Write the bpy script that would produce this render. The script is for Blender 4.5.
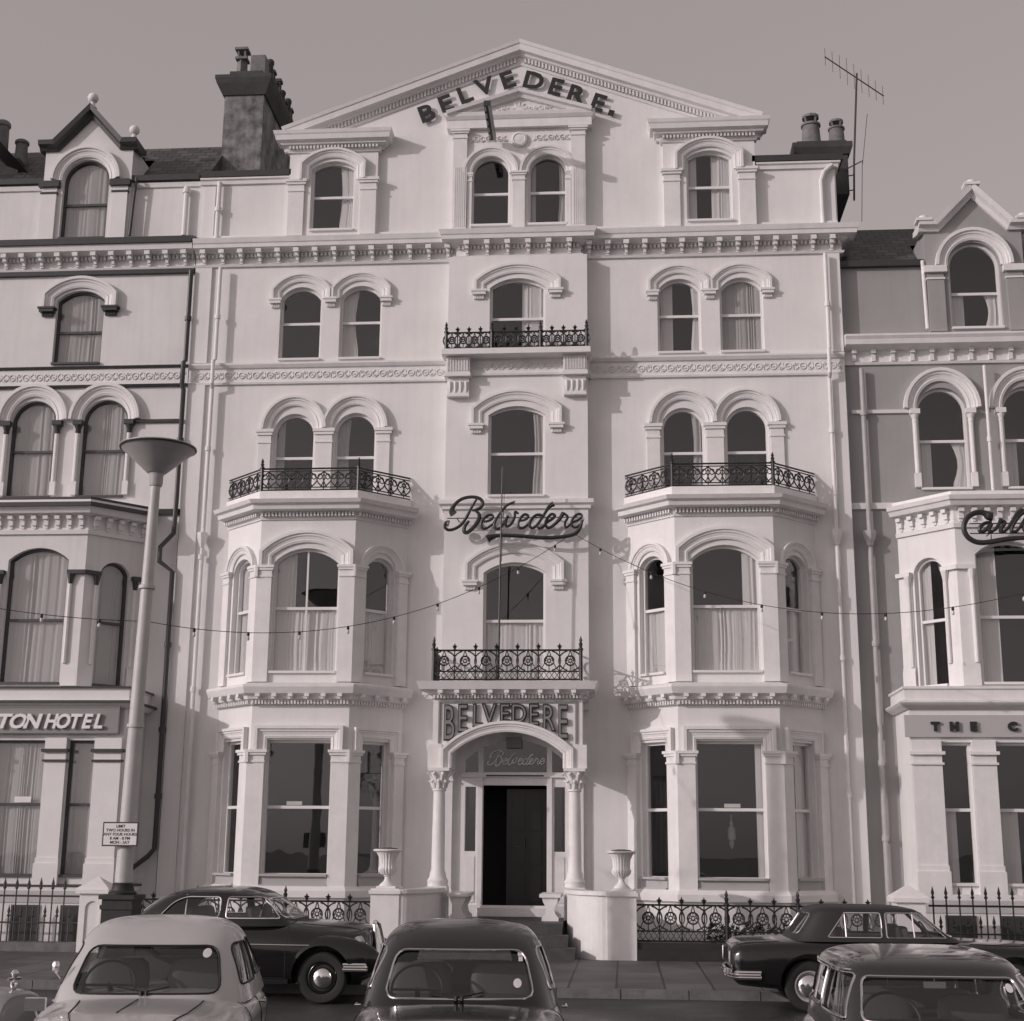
import bpy, bmesh, math, random
from mathutils import Matrix, Vector
from mathutils.geometry import tessellate_polygon
R = math.radians
random.seed(7)
scene = bpy.context.scene
for o in list(bpy.data.objects): bpy.data.objects.remove(o)
col = scene.collection

# ------------------------------------------------------------------ camera
cam_d = bpy.data.cameras.new("camera"); cam = bpy.data.objects.new("camera", cam_d); col.objects.link(cam)
cam_d.sensor_fit = 'HORIZONTAL'; cam_d.sensor_width = 56.0
cam_d.lens = 56.0 * 1420 / 1024; cam_d.clip_end = 2000; cam_d.clip_start = 0.1
yaw, pitch, roll = R(4.5), R(13.4), R(0.47)
Fv = Vector((-math.sin(yaw)*math.cos(pitch), math.cos(yaw)*math.cos(pitch), math.sin(pitch)))
r0 = Vector((math.cos(yaw), math.sin(yaw), 0)); u0 = r0.cross(Fv)
Rv = r0*math.cos(roll)+u0*math.sin(roll); Uv = -r0*math.sin(roll)+u0*math.cos(roll)
cam.matrix_world = Matrix(((Rv.x,Uv.x,-Fv.x,2.1),(Rv.y,Uv.y,-Fv.y,-28.0),(Rv.z,Uv.z,-Fv.z,1.95),(0,0,0,1)))
scene.camera = cam

# ------------------------------------------------------------------ light
SUN = Vector((1.6, 1.0, -0.62)).normalized()          # direction the light travels
elev = math.asin(-SUN.z)
TINT = (1.0, 0.985, 0.985)
LT = (1.0, 0.885, 0.87)
world = bpy.data.worlds.new("World"); scene.world = world; world.use_nodes = True
nt = world.node_tree; nt.nodes.clear()
sky = nt.nodes.new('ShaderNodeTexSky'); sky.sky_type = 'NISHITA'; sky.sun_disc = False
sky.sun_elevation = elev
sky.sun_rotation = math.atan2(-SUN.x, -SUN.y)
sky.air_density = 1.0; sky.dust_density = 2.0; sky.ozone_density = 1.0
bw = nt.nodes.new('ShaderNodeRGBToBW')
tn = nt.nodes.new('ShaderNodeMix'); tn.data_type = 'RGBA'; tn.blend_type = 'MULTIPLY'; tn.inputs[0].default_value = 1
tn.inputs[7].default_value = (*LT, 1)
bg = nt.nodes.new('ShaderNodeBackground'); bg.inputs[1].default_value = 0.15
wo = nt.nodes.new('ShaderNodeOutputWorld')
hz = nt.nodes.new('ShaderNodeMix'); hz.data_type = 'RGBA'; hz.inputs[0].default_value = 0.55     # thin high haze evens the sky out
hz.inputs[7].default_value = (2.6, 2.6, 2.6, 1)
nt.links.new(sky.outputs[0], bw.inputs[0]); nt.links.new(bw.outputs[0], hz.inputs[6]); nt.links.new(hz.outputs[2], tn.inputs[6])
nt.links.new(tn.outputs[2], bg.inputs[0]); nt.links.new(bg.outputs[0], wo.inputs[0])
sd = bpy.data.lights.new("sun", 'SUN'); sd.energy = 1.6; sd.angle = R(0.55); sd.color = (1.0, 0.90, 0.885)
so = bpy.data.objects.new("sun", sd); col.objects.link(so)
so.rotation_euler = SUN.to_track_quat('-Z', 'Y').to_euler(); so.location = (-20, -20, 30)
scene.view_settings.view_transform = 'Standard'; scene.view_settings.look = 'None'
scene.view_settings.exposure = 0.16; scene.view_settings.gamma = 1.0
scene.render.engine = 'CYCLES'

# ------------------------------------------------------------------ materials
MATS = {}
def mat(name, v, rough=0.7, metal=0.0, var=0.0, vscale=1.5, bump=0.0, bscale=30, coat=0.0, streak=0.0, spec=0.5):
    if name in MATS: return MATS[name]
    m = bpy.data.materials.new(name); m.use_nodes = True; t = m.node_tree; b = t.nodes['Principled BSDF']
    c = (v*TINT[0], v*TINT[1], v*TINT[2], 1)
    b.inputs['Base Color'].default_value = c; b.inputs['Roughness'].default_value = rough
    b.inputs['Metallic'].default_value = metal; b.inputs['Coat Weight'].default_value = coat
    b.inputs['Coat Roughness'].default_value = 0.06; b.inputs['Specular IOR Level'].default_value = spec
    tc = None
    if var or bump or streak:
        tc = t.nodes.new('ShaderNodeTexCoord')
    if var:
        n = t.nodes.new('ShaderNodeTexNoise'); n.inputs['Scale'].default_value = vscale; n.inputs['Detail'].default_value = 6
        n.inputs['Roughness'].default_value = 0.65
        t.links.new(tc.outputs['Object'], n.inputs['Vector'])
        mr = t.nodes.new('ShaderNodeMapRange'); mr.inputs[1].default_value = 0.3; mr.inputs[2].default_value = 0.7
        mr.inputs[3].default_value = 1-var; mr.inputs[4].default_value = 1+var*0.5
        t.links.new(n.outputs[0], mr.inputs[0])
        last = mr.outputs[0]
        if streak:
            mp = t.nodes.new('ShaderNodeMapping'); mp.inputs['Scale'].default_value = (5, 5, 0.35)
            t.links.new(tc.outputs['Object'], mp.inputs['Vector'])
            n2 = t.nodes.new('ShaderNodeTexNoise'); n2.inputs['Scale'].default_value = 1.6; n2.inputs['Detail'].default_value = 5
            t.links.new(mp.outputs[0], n2.inputs['Vector'])
            m2 = t.nodes.new('ShaderNodeMapRange'); m2.inputs[1].default_value = 0.45; m2.inputs[2].default_value = 0.75
            m2.inputs[3].default_value = 1; m2.inputs[4].default_value = 1-streak
            t.links.new(n2.outputs[0], m2.inputs[0])
            mu = t.nodes.new('ShaderNodeMath'); mu.operation = 'MULTIPLY'
            t.links.new(last, mu.inputs[0]); t.links.new(m2.outputs[0], mu.inputs[1]); last = mu.outputs[0]
        mx = t.nodes.new('ShaderNodeMix'); mx.data_type = 'RGBA'; mx.blend_type = 'MULTIPLY'; mx.inputs[0].default_value = 1
        mx.inputs[6].default_value = c; t.links.new(last, mx.inputs[7])
        t.links.new(mx.outputs[2], b.inputs['Base Color'])
    if bump:
        n = t.nodes.new('ShaderNodeTexNoise'); n.inputs['Scale'].default_value = bscale; n.inputs['Detail'].default_value = 4
        t.links.new(tc.outputs['Object'], n.inputs['Vector'])
        bp = t.nodes.new('ShaderNodeBump'); bp.inputs['Strength'].default_value = bump; bp.inputs['Distance'].default_value = 0.02
        t.links.new(n.outputs[0], bp.inputs['Height']); t.links.new(bp.outputs[0], b.inputs['Normal'])
    MATS[name] = m; return m
WALL  = mat('white painted stucco', 0.76, 0.75, var=0.07, vscale=1.1, bump=0.16, bscale=18, streak=0.05)
TRIM  = mat('white gloss masonry paint', 0.76, 0.6, var=0.08, vscale=3.5, bump=0.12, bscale=24, streak=0.05)
LWALL = mat('off white stucco', 0.72, 0.8, var=0.09, vscale=0.8, bump=0.12, bscale=14, streak=0.07)
LTRIM = mat('cream masonry paint', 0.73, 0.6, var=0.06, vscale=2.5)
GREYW = mat('mid grey painted stucco', 0.34, 0.8, var=0.08, vscale=1.0, bump=0.12, bscale=14, streak=0.06)
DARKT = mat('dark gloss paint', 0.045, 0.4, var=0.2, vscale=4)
IRON  = mat('black painted iron', 0.018, 0.42, var=0.15, vscale=9)
IRONG = mat('weathered iron', 0.05, 0.6, var=0.3, vscale=9)
FRAME = mat('white window paint', 0.74, 0.45)
FRAMED= mat('dark window paint', 0.06, 0.4)
SLATE = mat('slate', 0.06, 0.6, var=0.3, vscale=6, bump=0.3, bscale=12)
def slate_tiles():
    m = mat('slate courses', 0.075, 0.55, var=0.3, vscale=5, bump=0.2, bscale=14); t = m.node_tree; b = t.nodes['Principled BSDF']
    tc = t.nodes.new('ShaderNodeTexCoord'); mp = t.nodes.new('ShaderNodeMapping'); mp.inputs['Rotation'].default_value = (R(-45), 0, 0); br = t.nodes.new('ShaderNodeTexBrick')
    br.inputs['Scale'].default_value = 1; br.inputs['Brick Width'].default_value = .3; br.inputs['Row Height'].default_value = .2; br.inputs['Mortar Size'].default_value = .012
    br.inputs['Color1'].default_value = (.10,.098,.098,1); br.inputs['Color2'].default_value = (.05,.049,.049,1); br.inputs['Mortar'].default_value = (.012,.012,.012,1)
    t.links.new(tc.outputs['Object'], mp.inputs['Vector']); t.links.new(mp.outputs[0], br.inputs['Vector']); t.links.new(br.outputs[0], b.inputs['Base Color'])
    bp = t.nodes.new('ShaderNodeBump'); bp.invert = True; bp.inputs['Distance'].default_value = .02; t.links.new(br.outputs['Fac'], bp.inputs['Height']); t.links.new(bp.outputs[0], b.inputs['Normal'])
    return m
SLATE_T = slate_tiles()
ROOM  = mat('painted room darkness', 0.028, 0.9)  # near-black, so the darkness of the rooms is put into the colour
DOOR  = mat('dark door with painted shade', 0.011, 0.25, var=0.2, vscale=5)  # dark wood, taken darker still to paint in the shadow of the recess
STACK = mat('sooty render', 0.24, 0.9, var=0.85, vscale=2.6, bump=0.5, bscale=8, streak=0.3)
STACKD= mat('dark chimney coping', 0.07, 0.9, var=0.3, vscale=3, bump=0.3, bscale=10)
POT   = mat('clay chimney pot', 0.2, 0.85, var=0.4, vscale=5)
SIGNG = mat('grey sign board', 0.25, 0.6, var=0.06, vscale=3)
SIGNW = mat('white sign letters', 0.8, 0.4)
SIGNB = mat('black sign letters', 0.022, 0.45)
SIGNM = mat('grey letter lining', 0.22, 0.5)
STONE = mat('grey stone', 0.16, 0.8, var=0.35, vscale=4, bump=0.4, bscale=9)
STONED= mat('dark stone step', 0.07, 0.6, var=0.35, vscale=5, bump=0.2, bscale=12)
PLINTH= mat('black painted plinth', 0.025, 0.6, var=0.3, vscale=5, bump=0.2, bscale=12)
LAMPP = mat('pale lamp post paint', 0.50, 0.45, var=0.12, vscale=4, streak=0.1)
LAMPS = mat('grey lamp shade', 0.42, 0.4, var=0.12, vscale=3)
CHROME= mat('chrome', 0.75, 0.12, metal=1.0)
TYRE  = mat('tyre rubber', 0.022, 0.85, bump=0.2, bscale=30)
RUBBER= mat('rubber seal', 0.015, 0.6)
LEATH = mat('car upholstery', 0.06, 0.6)
PALEP = mat('pale grey car paint', 0.46, 0.28, coat=0.7, var=0.05, vscale=3)
BLACKP= mat('black car paint', 0.008, 0.2, coat=0.6, spec=0.4)
DARKP = mat('dark grey car paint', 0.012, 0.2, coat=1.0)
DKPLAS= mat('black trim', 0.012, 0.5)
LENS  = mat('lamp lens glass', 0.5, 0.12, spec=0.8)
TAIL  = mat('tail lamp lens', 0.12, 0.15, spec=0.8)
PAPER = mat('white card', 0.75, 0.8)
BULB  = mat('clear bulb glass', 0.55, 0.1, spec=0.8)
EARTH = mat('dark planting', 0.03, 0.9, bump=0.6, bscale=20)

def glass(name, refl, tintv=0.96, rough=0.0):
    m = bpy.data.materials.new(name); m.use_nodes = True; t = m.node_tree; t.nodes.clear()
    out = t.nodes.new('ShaderNodeOutputMaterial'); mx = t.nodes.new('ShaderNodeMixShader')
    tr = t.nodes.new('ShaderNodeBsdfTransparent'); tr.inputs[0].default_value = (tintv, tintv, tintv, 1)
    gl = t.nodes.new('ShaderNodeBsdfGlossy'); gl.inputs[0].default_value = (1, 1, 1, 1); gl.inputs['Roughness'].default_value = rough
    lw = t.nodes.new('ShaderNodeLayerWeight'); lw.inputs[0].default_value = 0.5
    pw = t.nodes.new('ShaderNodeMath'); pw.operation = 'POWER'; pw.inputs[1].default_value = 4.5
    ma = t.nodes.new('ShaderNodeMapRange'); ma.inputs[3].default_value = refl; ma.inputs[4].default_value = 1.0
    tc = t.nodes.new('ShaderNodeTexCoord'); n = t.nodes.new('ShaderNodeTexNoise'); n.inputs['Scale'].default_value = 1.3
    bp = t.nodes.new('ShaderNodeBump'); bp.inputs['Strength'].default_value = 0.1; bp.inputs['Distance'].default_value = 0.02
    t.links.new(tc.outputs['Object'], n.inputs['Vector']); t.links.new(n.outputs[0], bp.inputs['Height'])
    t.links.new(bp.outputs[0], gl.inputs['Normal'])
    t.links.new(lw.outputs['Facing'], pw.inputs[0]); t.links.new(pw.outputs[0], ma.inputs[0]); t.links.new(ma.outputs[0], mx.inputs[0])
    t.links.new(tr.outputs[0], mx.inputs[1]); t.links.new(gl.outputs[0], mx.inputs[2]); t.links.new(mx.outputs[0], out.inputs[0])
    return m
GLASS = glass('window glass', 0.055)
CGLASS = glass('car glass', 0.07, 0.92)

def curtain_mat(name, v, alpha):
    m = bpy.data.materials.new(name); m.use_nodes = True; t = m.node_tree; b = t.nodes['Principled BSDF']
    b.inputs['Base Color'].default_value = (v*TINT[0], v*TINT[1], v*TINT[2], 1); b.inputs['Roughness'].default_value = .9
    if alpha < 1:
        out = t.nodes['Material Output']; tr = t.nodes.new('ShaderNodeBsdfTransparent'); mx = t.nodes.new('ShaderNodeMixShader')
        mx.inputs[0].default_value = alpha
        t.links.new(tr.outputs[0], mx.inputs[1]); t.links.new(b.outputs[0], mx.inputs[2]); t.links.new(mx.outputs[0], out.inputs[0])
    return m
NET = curtain_mat('net curtain', 0.75, 0.85)
DRAPE = curtain_mat('pale curtain cloth', 0.62, 1)
DRAPEM = curtain_mat('mid grey curtain cloth', 0.4, 1)

# ------------------------------------------------------------------ mesh builder
def arch_top(w, zs, rise, n=14):
    """points from left spring to right spring over the crown (excluding none)"""
    h = w/2
    if rise <= 0.001: return [(-h, zs), (h, zs)]
    if rise >= h-1e-4:
        return [(-h*math.cos(math.pi*i/n), zs+rise*math.sin(math.pi*i/n)) for i in range(n+1)]
    rad = (h*h+rise*rise)/(2*rise); a = math.asin(h/rad)
    return [(rad*math.sin(-a+2*a*i/n), zs+rise-rad+rad*math.cos(-a+2*a*i/n)) for i in range(n+1)]
def arch_outline(u, z0, w, zs, rise, n=14):
    return [(u-w/2, z0)] + [(u+a, b) for a, b in arch_top(w, zs, rise, n)] + [(u+w/2, z0)]

class MB:
    def __init__(s, M=None): s.v = []; s.f = []; s.M = M or Matrix.Identity(4); s.smooth = []
    def add(s, vs, fs, smooth=False):
        k = len(s.v); s.v += [s.M @ Vector(p) for p in vs]
        for f in fs: s.f.append(tuple(k+i for i in f)); s.smooth.append(smooth)
        return s
    def box(s, x0, x1, y0, y1, z0, z1):
        return s.add([(x0,y0,z0),(x1,y0,z0),(x1,y1,z0),(x0,y1,z0),(x0,y0,z1),(x1,y0,z1),(x1,y1,z1),(x0,y1,z1)],
              [(0,3,2,1),(4,5,6,7),(0,1,5,4),(1,2,6,5),(2,3,7,6),(3,0,4,7)])
    def slab(s, outer, holes, y0, y1):
        loops = [[Vector((a, b, 0)) for a, b in L] for L in [outer]+list(holes)]
        tris = tessellate_polygon(loops); pts = [p for L in loops for p in L]
        n = len(pts)
        vs = [(p.x, y0, p.y) for p in pts] + [(p.x, y1, p.y) for p in pts]
        fs = []
        for t in tris:
            a, b, c = (pts[i] for i in t)
            ccw = (b-a).cross(c-a).z > 0
            t = tuple(t) if ccw else tuple(reversed(t))
            fs.append(t); fs.append(tuple(n+i for i in reversed(t)))
        k = 0
        for li, L in enumerate(loops):
            m = len(L); ar = sum(L[i].x*L[(i+1) % m].y-L[(i+1) % m].x*L[i].y for i in range(m))
            fl = (ar > 0) == (li == 0)
            for i in range(m):
                a, b = k+i, k+(i+1) % m
                fs.append((b, a, n+a, n+b) if fl else (a, b, n+b, n+a))
            k += m
        return s.add(vs, fs)
    def sweep(s, path, prof, closed=False):
        """path in (u,z); prof list of (offset outward/left of travel, projection towards viewer)"""
        n = len(path); P = [Vector(p) for p in path]; rings = []
        for i in range(n):
            ds = []
            if i > 0 or closed: ds.append((P[i]-P[i-1]).normalized())
            if i < n-1 or closed: ds.append((P[(i+1) % n]-P[i]).normalized())
            ns = [Vector((-d.y, d.x)) for d in ds]
            if len(ns) == 2:
                m = (ns[0]+ns[1]); m = m/max(0.3, 1+ns[0].dot(ns[1]))
            else: m = ns[0]
            rings.append([(P[i].x+m.x*o, -pr, P[i].y+m.y*o) for o, pr in prof])
        k = len(prof); vs = [q for r in rings for q in r]; fs = []
        for i in range(n if closed else n-1):
            j = (i+1) % n
            for a in range(k):
                b = (a+1) % k
                fs.append((i*k+a, i*k+b, j*k+b, j*k+a))
        if not closed: fs += [tuple(range(k-1, -1, -1)), tuple((n-1)*k+a for a in range(k))]
        return s.add(vs, fs)
    def cornice(s, path, prof):
        """path in (x,y) left to right seen from the street; prof list of (out, z), closed by the wall"""
        n = len(path); P = [Vector(p) for p in path]; rings = []
        for i in range(n):
            ds = []
            if i > 0: ds.append((P[i]-P[i-1]).normalized())
            if i < n-1: ds.append((P[i+1]-P[i]).normalized())
            ns = [Vector((d.y, -d.x)) for d in ds]
            m = (ns[0]+ns[1])/max(0.3, 1+ns[0].dot(ns[1])) if len(ns) == 2 else ns[0]
            rings.append([(P[i].x+m.x*o, P[i].y+m.y*o, z) for o, z in prof])
        k = len(prof); vs = [q for r in rings for q in r]; fs = []
        for i in range(n-1):
            for a in range(k):
                b = (a+1) % k
                fs.append((i*k+a, (i+1)*k+a, (i+1)*k+b, i*k+b))
        fs += [tuple(range(k)), tuple((n-1)*k+a for a in range(k-1, -1, -1))]
        return s.add(vs, fs)
    def row(s, path, pitch, w, out0, out1, z0, z1, skip_ends=0.0):
        """small blocks (dentils) along an xy path"""
        for i in range(len(path)-1):
            a, b = Vector(path[i]), Vector(path[i+1]); d = (b-a); L = d.length; d.normalize(); nn = Vector((d.y, -d.x))
            k = max(1, int(round(L/pitch)))
            for j in range(k):
                c = a+d*(L*(j+.5)/k)
                q = [c-d*w/2+nn*out0, c+d*w/2+nn*out0, c+d*w/2+nn*out1, c-d*w/2+nn*out1]
                s.add([(p.x, p.y, z0) for p in q]+[(p.x, p.y, z1) for p in q],
                      [(0,1,2,3),(7,6,5,4),(1,0,4,5),(2,1,5,6),(3,2,6,7),(0,3,7,4)])
        return s
    def tube(s, pts, r, n=8, closed=False):
        P = [Vector(p) for p in pts]; m = len(P); rr = r if isinstance(r, (list, tuple)) else [r]*m
        rings = []; prev = None
        for i in range(m):
            if closed: t = P[(i+1) % m]-P[i-1]
            else: t = P[min(i+1, m-1)]-P[max(i-1, 0)]
            if t.length < 1e-9: t = Vector((0, 0, 1))
            t.normalize()
            if prev is None: a = t.orthogonal().normalized()
            else:
                a = prev-t*prev.dot(t)
                a = a.normalized() if a.length > 1e-6 else t.orthogonal().normalized()
            prev = a; b = t.cross(a)
            rings.append([P[i]+(a*math.cos(2*math.pi*k/n)+b*math.sin(2*math.pi*k/n))*rr[i] for k in range(n)])
        vs = [q for r_ in rings for q in r_]; fs = []
        for i in range(m if closed else m-1):
            j = (i+1) % m
            for k in range(n):
                l = (k+1) % n; fs.append((i*n+k, i*n+l, j*n+l, j*n+k))
        if not closed: fs += [tuple(range(n-1, -1, -1)), tuple((m-1)*n+k for k in range(n))]
        return s.add(vs, fs, n > 5)
    def lathe(s, prof, c, n=24, flute=0, smooth=True):
        vs = []; fs = []
        for pr in prof:
            r, z = pr[0], pr[1]; fl = pr[2] if len(pr) > 2 else 0
            for k in range(n):
                a = 2*math.pi*k/n; q = r*(1-(fl*(0.5-0.5*math.cos(a*flute)) if flute else 0))
                vs.append((c[0]+q*math.cos(a), c[1]+q*math.sin(a), c[2]+z))
        for i in range(len(prof)-1):
            for k in range(n):
                l = (k+1) % n; fs.append((i*n+k, i*n+l, (i+1)*n+l, (i+1)*n+k))
        fs += [tuple(range(n-1, -1, -1)), tuple((len(prof)-1)*n+k for k in range(n))]
        return s.add(vs, fs, smooth)
    def poly_prism(s, pts, z0, z1):
        n = len(pts); tr = tessellate_polygon([[Vector((a, b, 0)) for a, b in pts]])
        vs = [(a, b, z0) for a, b in pts]+[(a, b, z1) for a, b in pts]; fs = []
        ar = sum(pts[i][0]*pts[(i+1) % n][1]-pts[(i+1) % n][0]*pts[i][1] for i in range(n)) > 0
        for t in tr:
            a, b, c = (Vector(pts[i]) for i in t); ccw = (b-a).cross(c-a) > 0
            t = tuple(t) if ccw else tuple(reversed(t))
            fs += [tuple(reversed(t)), tuple(n+i for i in t)]
        for i in range(n):
            j = (i+1) % n; fs.append((i, j, n+j, n+i) if ar else (j, i, n+i, n+j))
        return s.add(vs, fs)
    def build(s, name, m, parent=None, angle=35, base=None):
        me = bpy.data.meshes.new(name)
        if parent is not None: wl = Vector(parent['_wl'])
        elif base is not None: wl = Vector(base)
        else: wl = Vector((0, 0, 0))
        me.from_pydata([tuple(p-wl) for p in s.v], [], s.f); me.update()
        for p, sm in zip(me.polygons, s.smooth): p.use_smooth = sm
        if any(s.smooth): me.set_sharp_from_angle(angle=R(angle))
        me.materials.append(m)
        o = bpy.data.objects.new(name, me); col.objects.link(o)
        if parent is not None: o.parent = parent
        else: o.location = wl
        o['_wl'] = tuple(wl)
        return o
def thing(name, label, cat, loc=(0, 0, 0), group=None):
    o = bpy.data.objects.new(name, None); col.objects.link(o); o.location = loc; o.empty_display_size = .3
    o['_wl'] = tuple(loc); o['label'] = label; o['category'] = cat
    if group: o['group'] = group
    return o
def tag(o, label, cat, group=None):
    o['label'] = label; o['category'] = cat
    if group: o['group'] = group
    return o
def struct(o): o['kind'] = 'structure'; return o

def face(x, y, ang=0.0):
    """wall face frame: local x along the wall, local -y towards the street"""
    return Matrix.Translation((x, y, 0)) @ Matrix.Rotation(ang, 4, 'Z')

# ------------------------------------------------------------------ ground
g = MB(); g.add([(-400,-400,-.012),(400,-400,-.012),(400,60,-.012),(-400,60,-.012)], [(0,1,2,3)])
GROUND = mat('tarmac paled for bounce light', 0.2, 0.75, var=0.25, vscale=0.4, bump=0.3, bscale=40)  # tone raised so the ground bounces more light onto the shaded fronts
struct(g.build('ground', GROUND))
def road_mat():
    m = mat('dark road asphalt', 0.05, 0.5, var=0.35, vscale=0.7, bump=0.5, bscale=60)
    t = m.node_tree; b = t.nodes['Principled BSDF']
    tc = t.nodes.new('ShaderNodeTexCoord'); n = t.nodes.new('ShaderNodeTexNoise'); n.inputs['Scale'].default_value = 0.5; n.inputs['Detail'].default_value = 5
    mr = t.nodes.new('ShaderNodeMapRange'); mr.inputs[1].default_value = .35; mr.inputs[2].default_value = .65; mr.inputs[3].default_value = .28; mr.inputs[4].default_value = .7
    t.links.new(tc.outputs['Object'], n.inputs['Vector']); t.links.new(n.outputs[0], mr.inputs[0]); t.links.new(mr.outputs[0], b.inputs['Roughness'])
    return m
KY = -7.72
g = MB(); g.box(-80, 80, -34, KY-.15, -.01, 0.0)
struct(g.build('road', road_mat()))
def paving_mat():
    m = bpy.data.materials.new('paving slabs'); m.use_nodes = True; t = m.node_tree; b = t.nodes['Principled BSDF']
    tc = t.nodes.new('ShaderNodeTexCoord'); br = t.nodes.new('ShaderNodeTexBrick')
    br.inputs['Scale'].default_value = 1.0; br.offset = 0.0; br.inputs['Brick Width'].default_value = 0.66; br.inputs['Row Height'].default_value = 1.7
    br.inputs['Mortar Size'].default_value = 0.018; br.inputs['Mortar Smooth'].default_value = 0.2
    br.inputs['Color1'].default_value = (.125,.116,.117,1); br.inputs['Color2'].default_value = (.085,.079,.08,1); br.inputs['Mortar'].default_value = (.025,.023,.023,1)
    t.links.new(tc.outputs['Object'], br.inputs['Vector'])
    n = t.nodes.new('ShaderNodeTexNoise'); n.inputs['Scale'].default_value = 1.2; n.inputs['Detail'].default_value = 8
    t.links.new(tc.outputs['Object'], n.inputs['Vector'])
    mr = t.nodes.new('ShaderNodeMapRange'); mr.inputs[1].default_value = .3; mr.inputs[2].default_value = .7; mr.inputs[3].default_value = .65; mr.inputs[4].default_value = 1.25
    t.links.new(n.outputs[0], mr.inputs[0])
    mx = t.nodes.new('ShaderNodeMix'); mx.data_type = 'RGBA'; mx.blend_type = 'MULTIPLY'; mx.inputs[0].default_value = 1
    t.links.new(br.outputs[0], mx.inputs[6]); t.links.new(mr.outputs[0], mx.inputs[7]); t.links.new(mx.outputs[2], b.inputs['Base Color'])
    b.inputs['Roughness'].default_value = .6
    bp = t.nodes.new('ShaderNodeBump'); bp.inputs['Strength'].default_value = .6; bp.inputs['Distance'].default_value = .01
    t.links.new(br.outputs['Fac'], bp.inputs['Height']); bp.invert = True; t.links.new(bp.outputs[0], b.inputs['Normal'])
    return m
g = MB(); g.box(-80, 80, KY, 0.6, -.01, 0.12)
struct(g.build('pavement', paving_mat()))
g = MB(); x = -60.0
while x < 60:
    L = random.uniform(.85, 1.15); g.box(x+.006, x+L-.006, KY-.15, KY-.002, -.01, .122+random.uniform(-.004, .004)); x += L
struct(g.build('kerb', STONE))

# ------------------------------------------------------------------ windows
def curtain_sheet(mb, u0, u1, z0, z1, y, amp=.035, gather=0.0, seed=0):
    rnd = random.Random(seed); n = max(8, int((u1-u0)/.013)); ph = rnd.uniform(0, 6); k1 = rnd.uniform(48, 80); k2 = rnd.uniform(9, 17); k3 = rnd.uniform(2, 5)
    rows = 6; vs = []; fs = []
    for j in range(rows+1):
        t = j/rows; z = z1+(z0-z1)*t
        sh = gather*math.sin(math.pi*min(1, t*1.15))
        for i in range(n+1):
            s = i/n; u = u0+(u1-u0)*s; uw = u+.05*math.sin(9*u+ph)+.03*math.sin(23*u+2.1*ph)+.012*math.sin(5*t+ph)
            if gather > 0: u = u0+(u1-u0-sh)*s            # pulled to the left edge
            elif gather < 0: u = u1-(u1-u0+sh)*(1-s)
            vs.append((u, y+amp*(.35+.65*abs(math.sin(k3*u+ph)))*math.sin(k1*uw+ph+1.3*math.sin(k3*u*1.7+ph)+.25*t)*(.6+.4*math.sin(13*u+ph))+amp*.5*math.sin(k2*uw+2*ph+t), z))
    for j in range(rows):
        for i in range(n):
            a = j*(n+1)+i; fs.append((a, a+1, a+n+2, a+n+1))
    mb.add(vs, fs, True)

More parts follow.
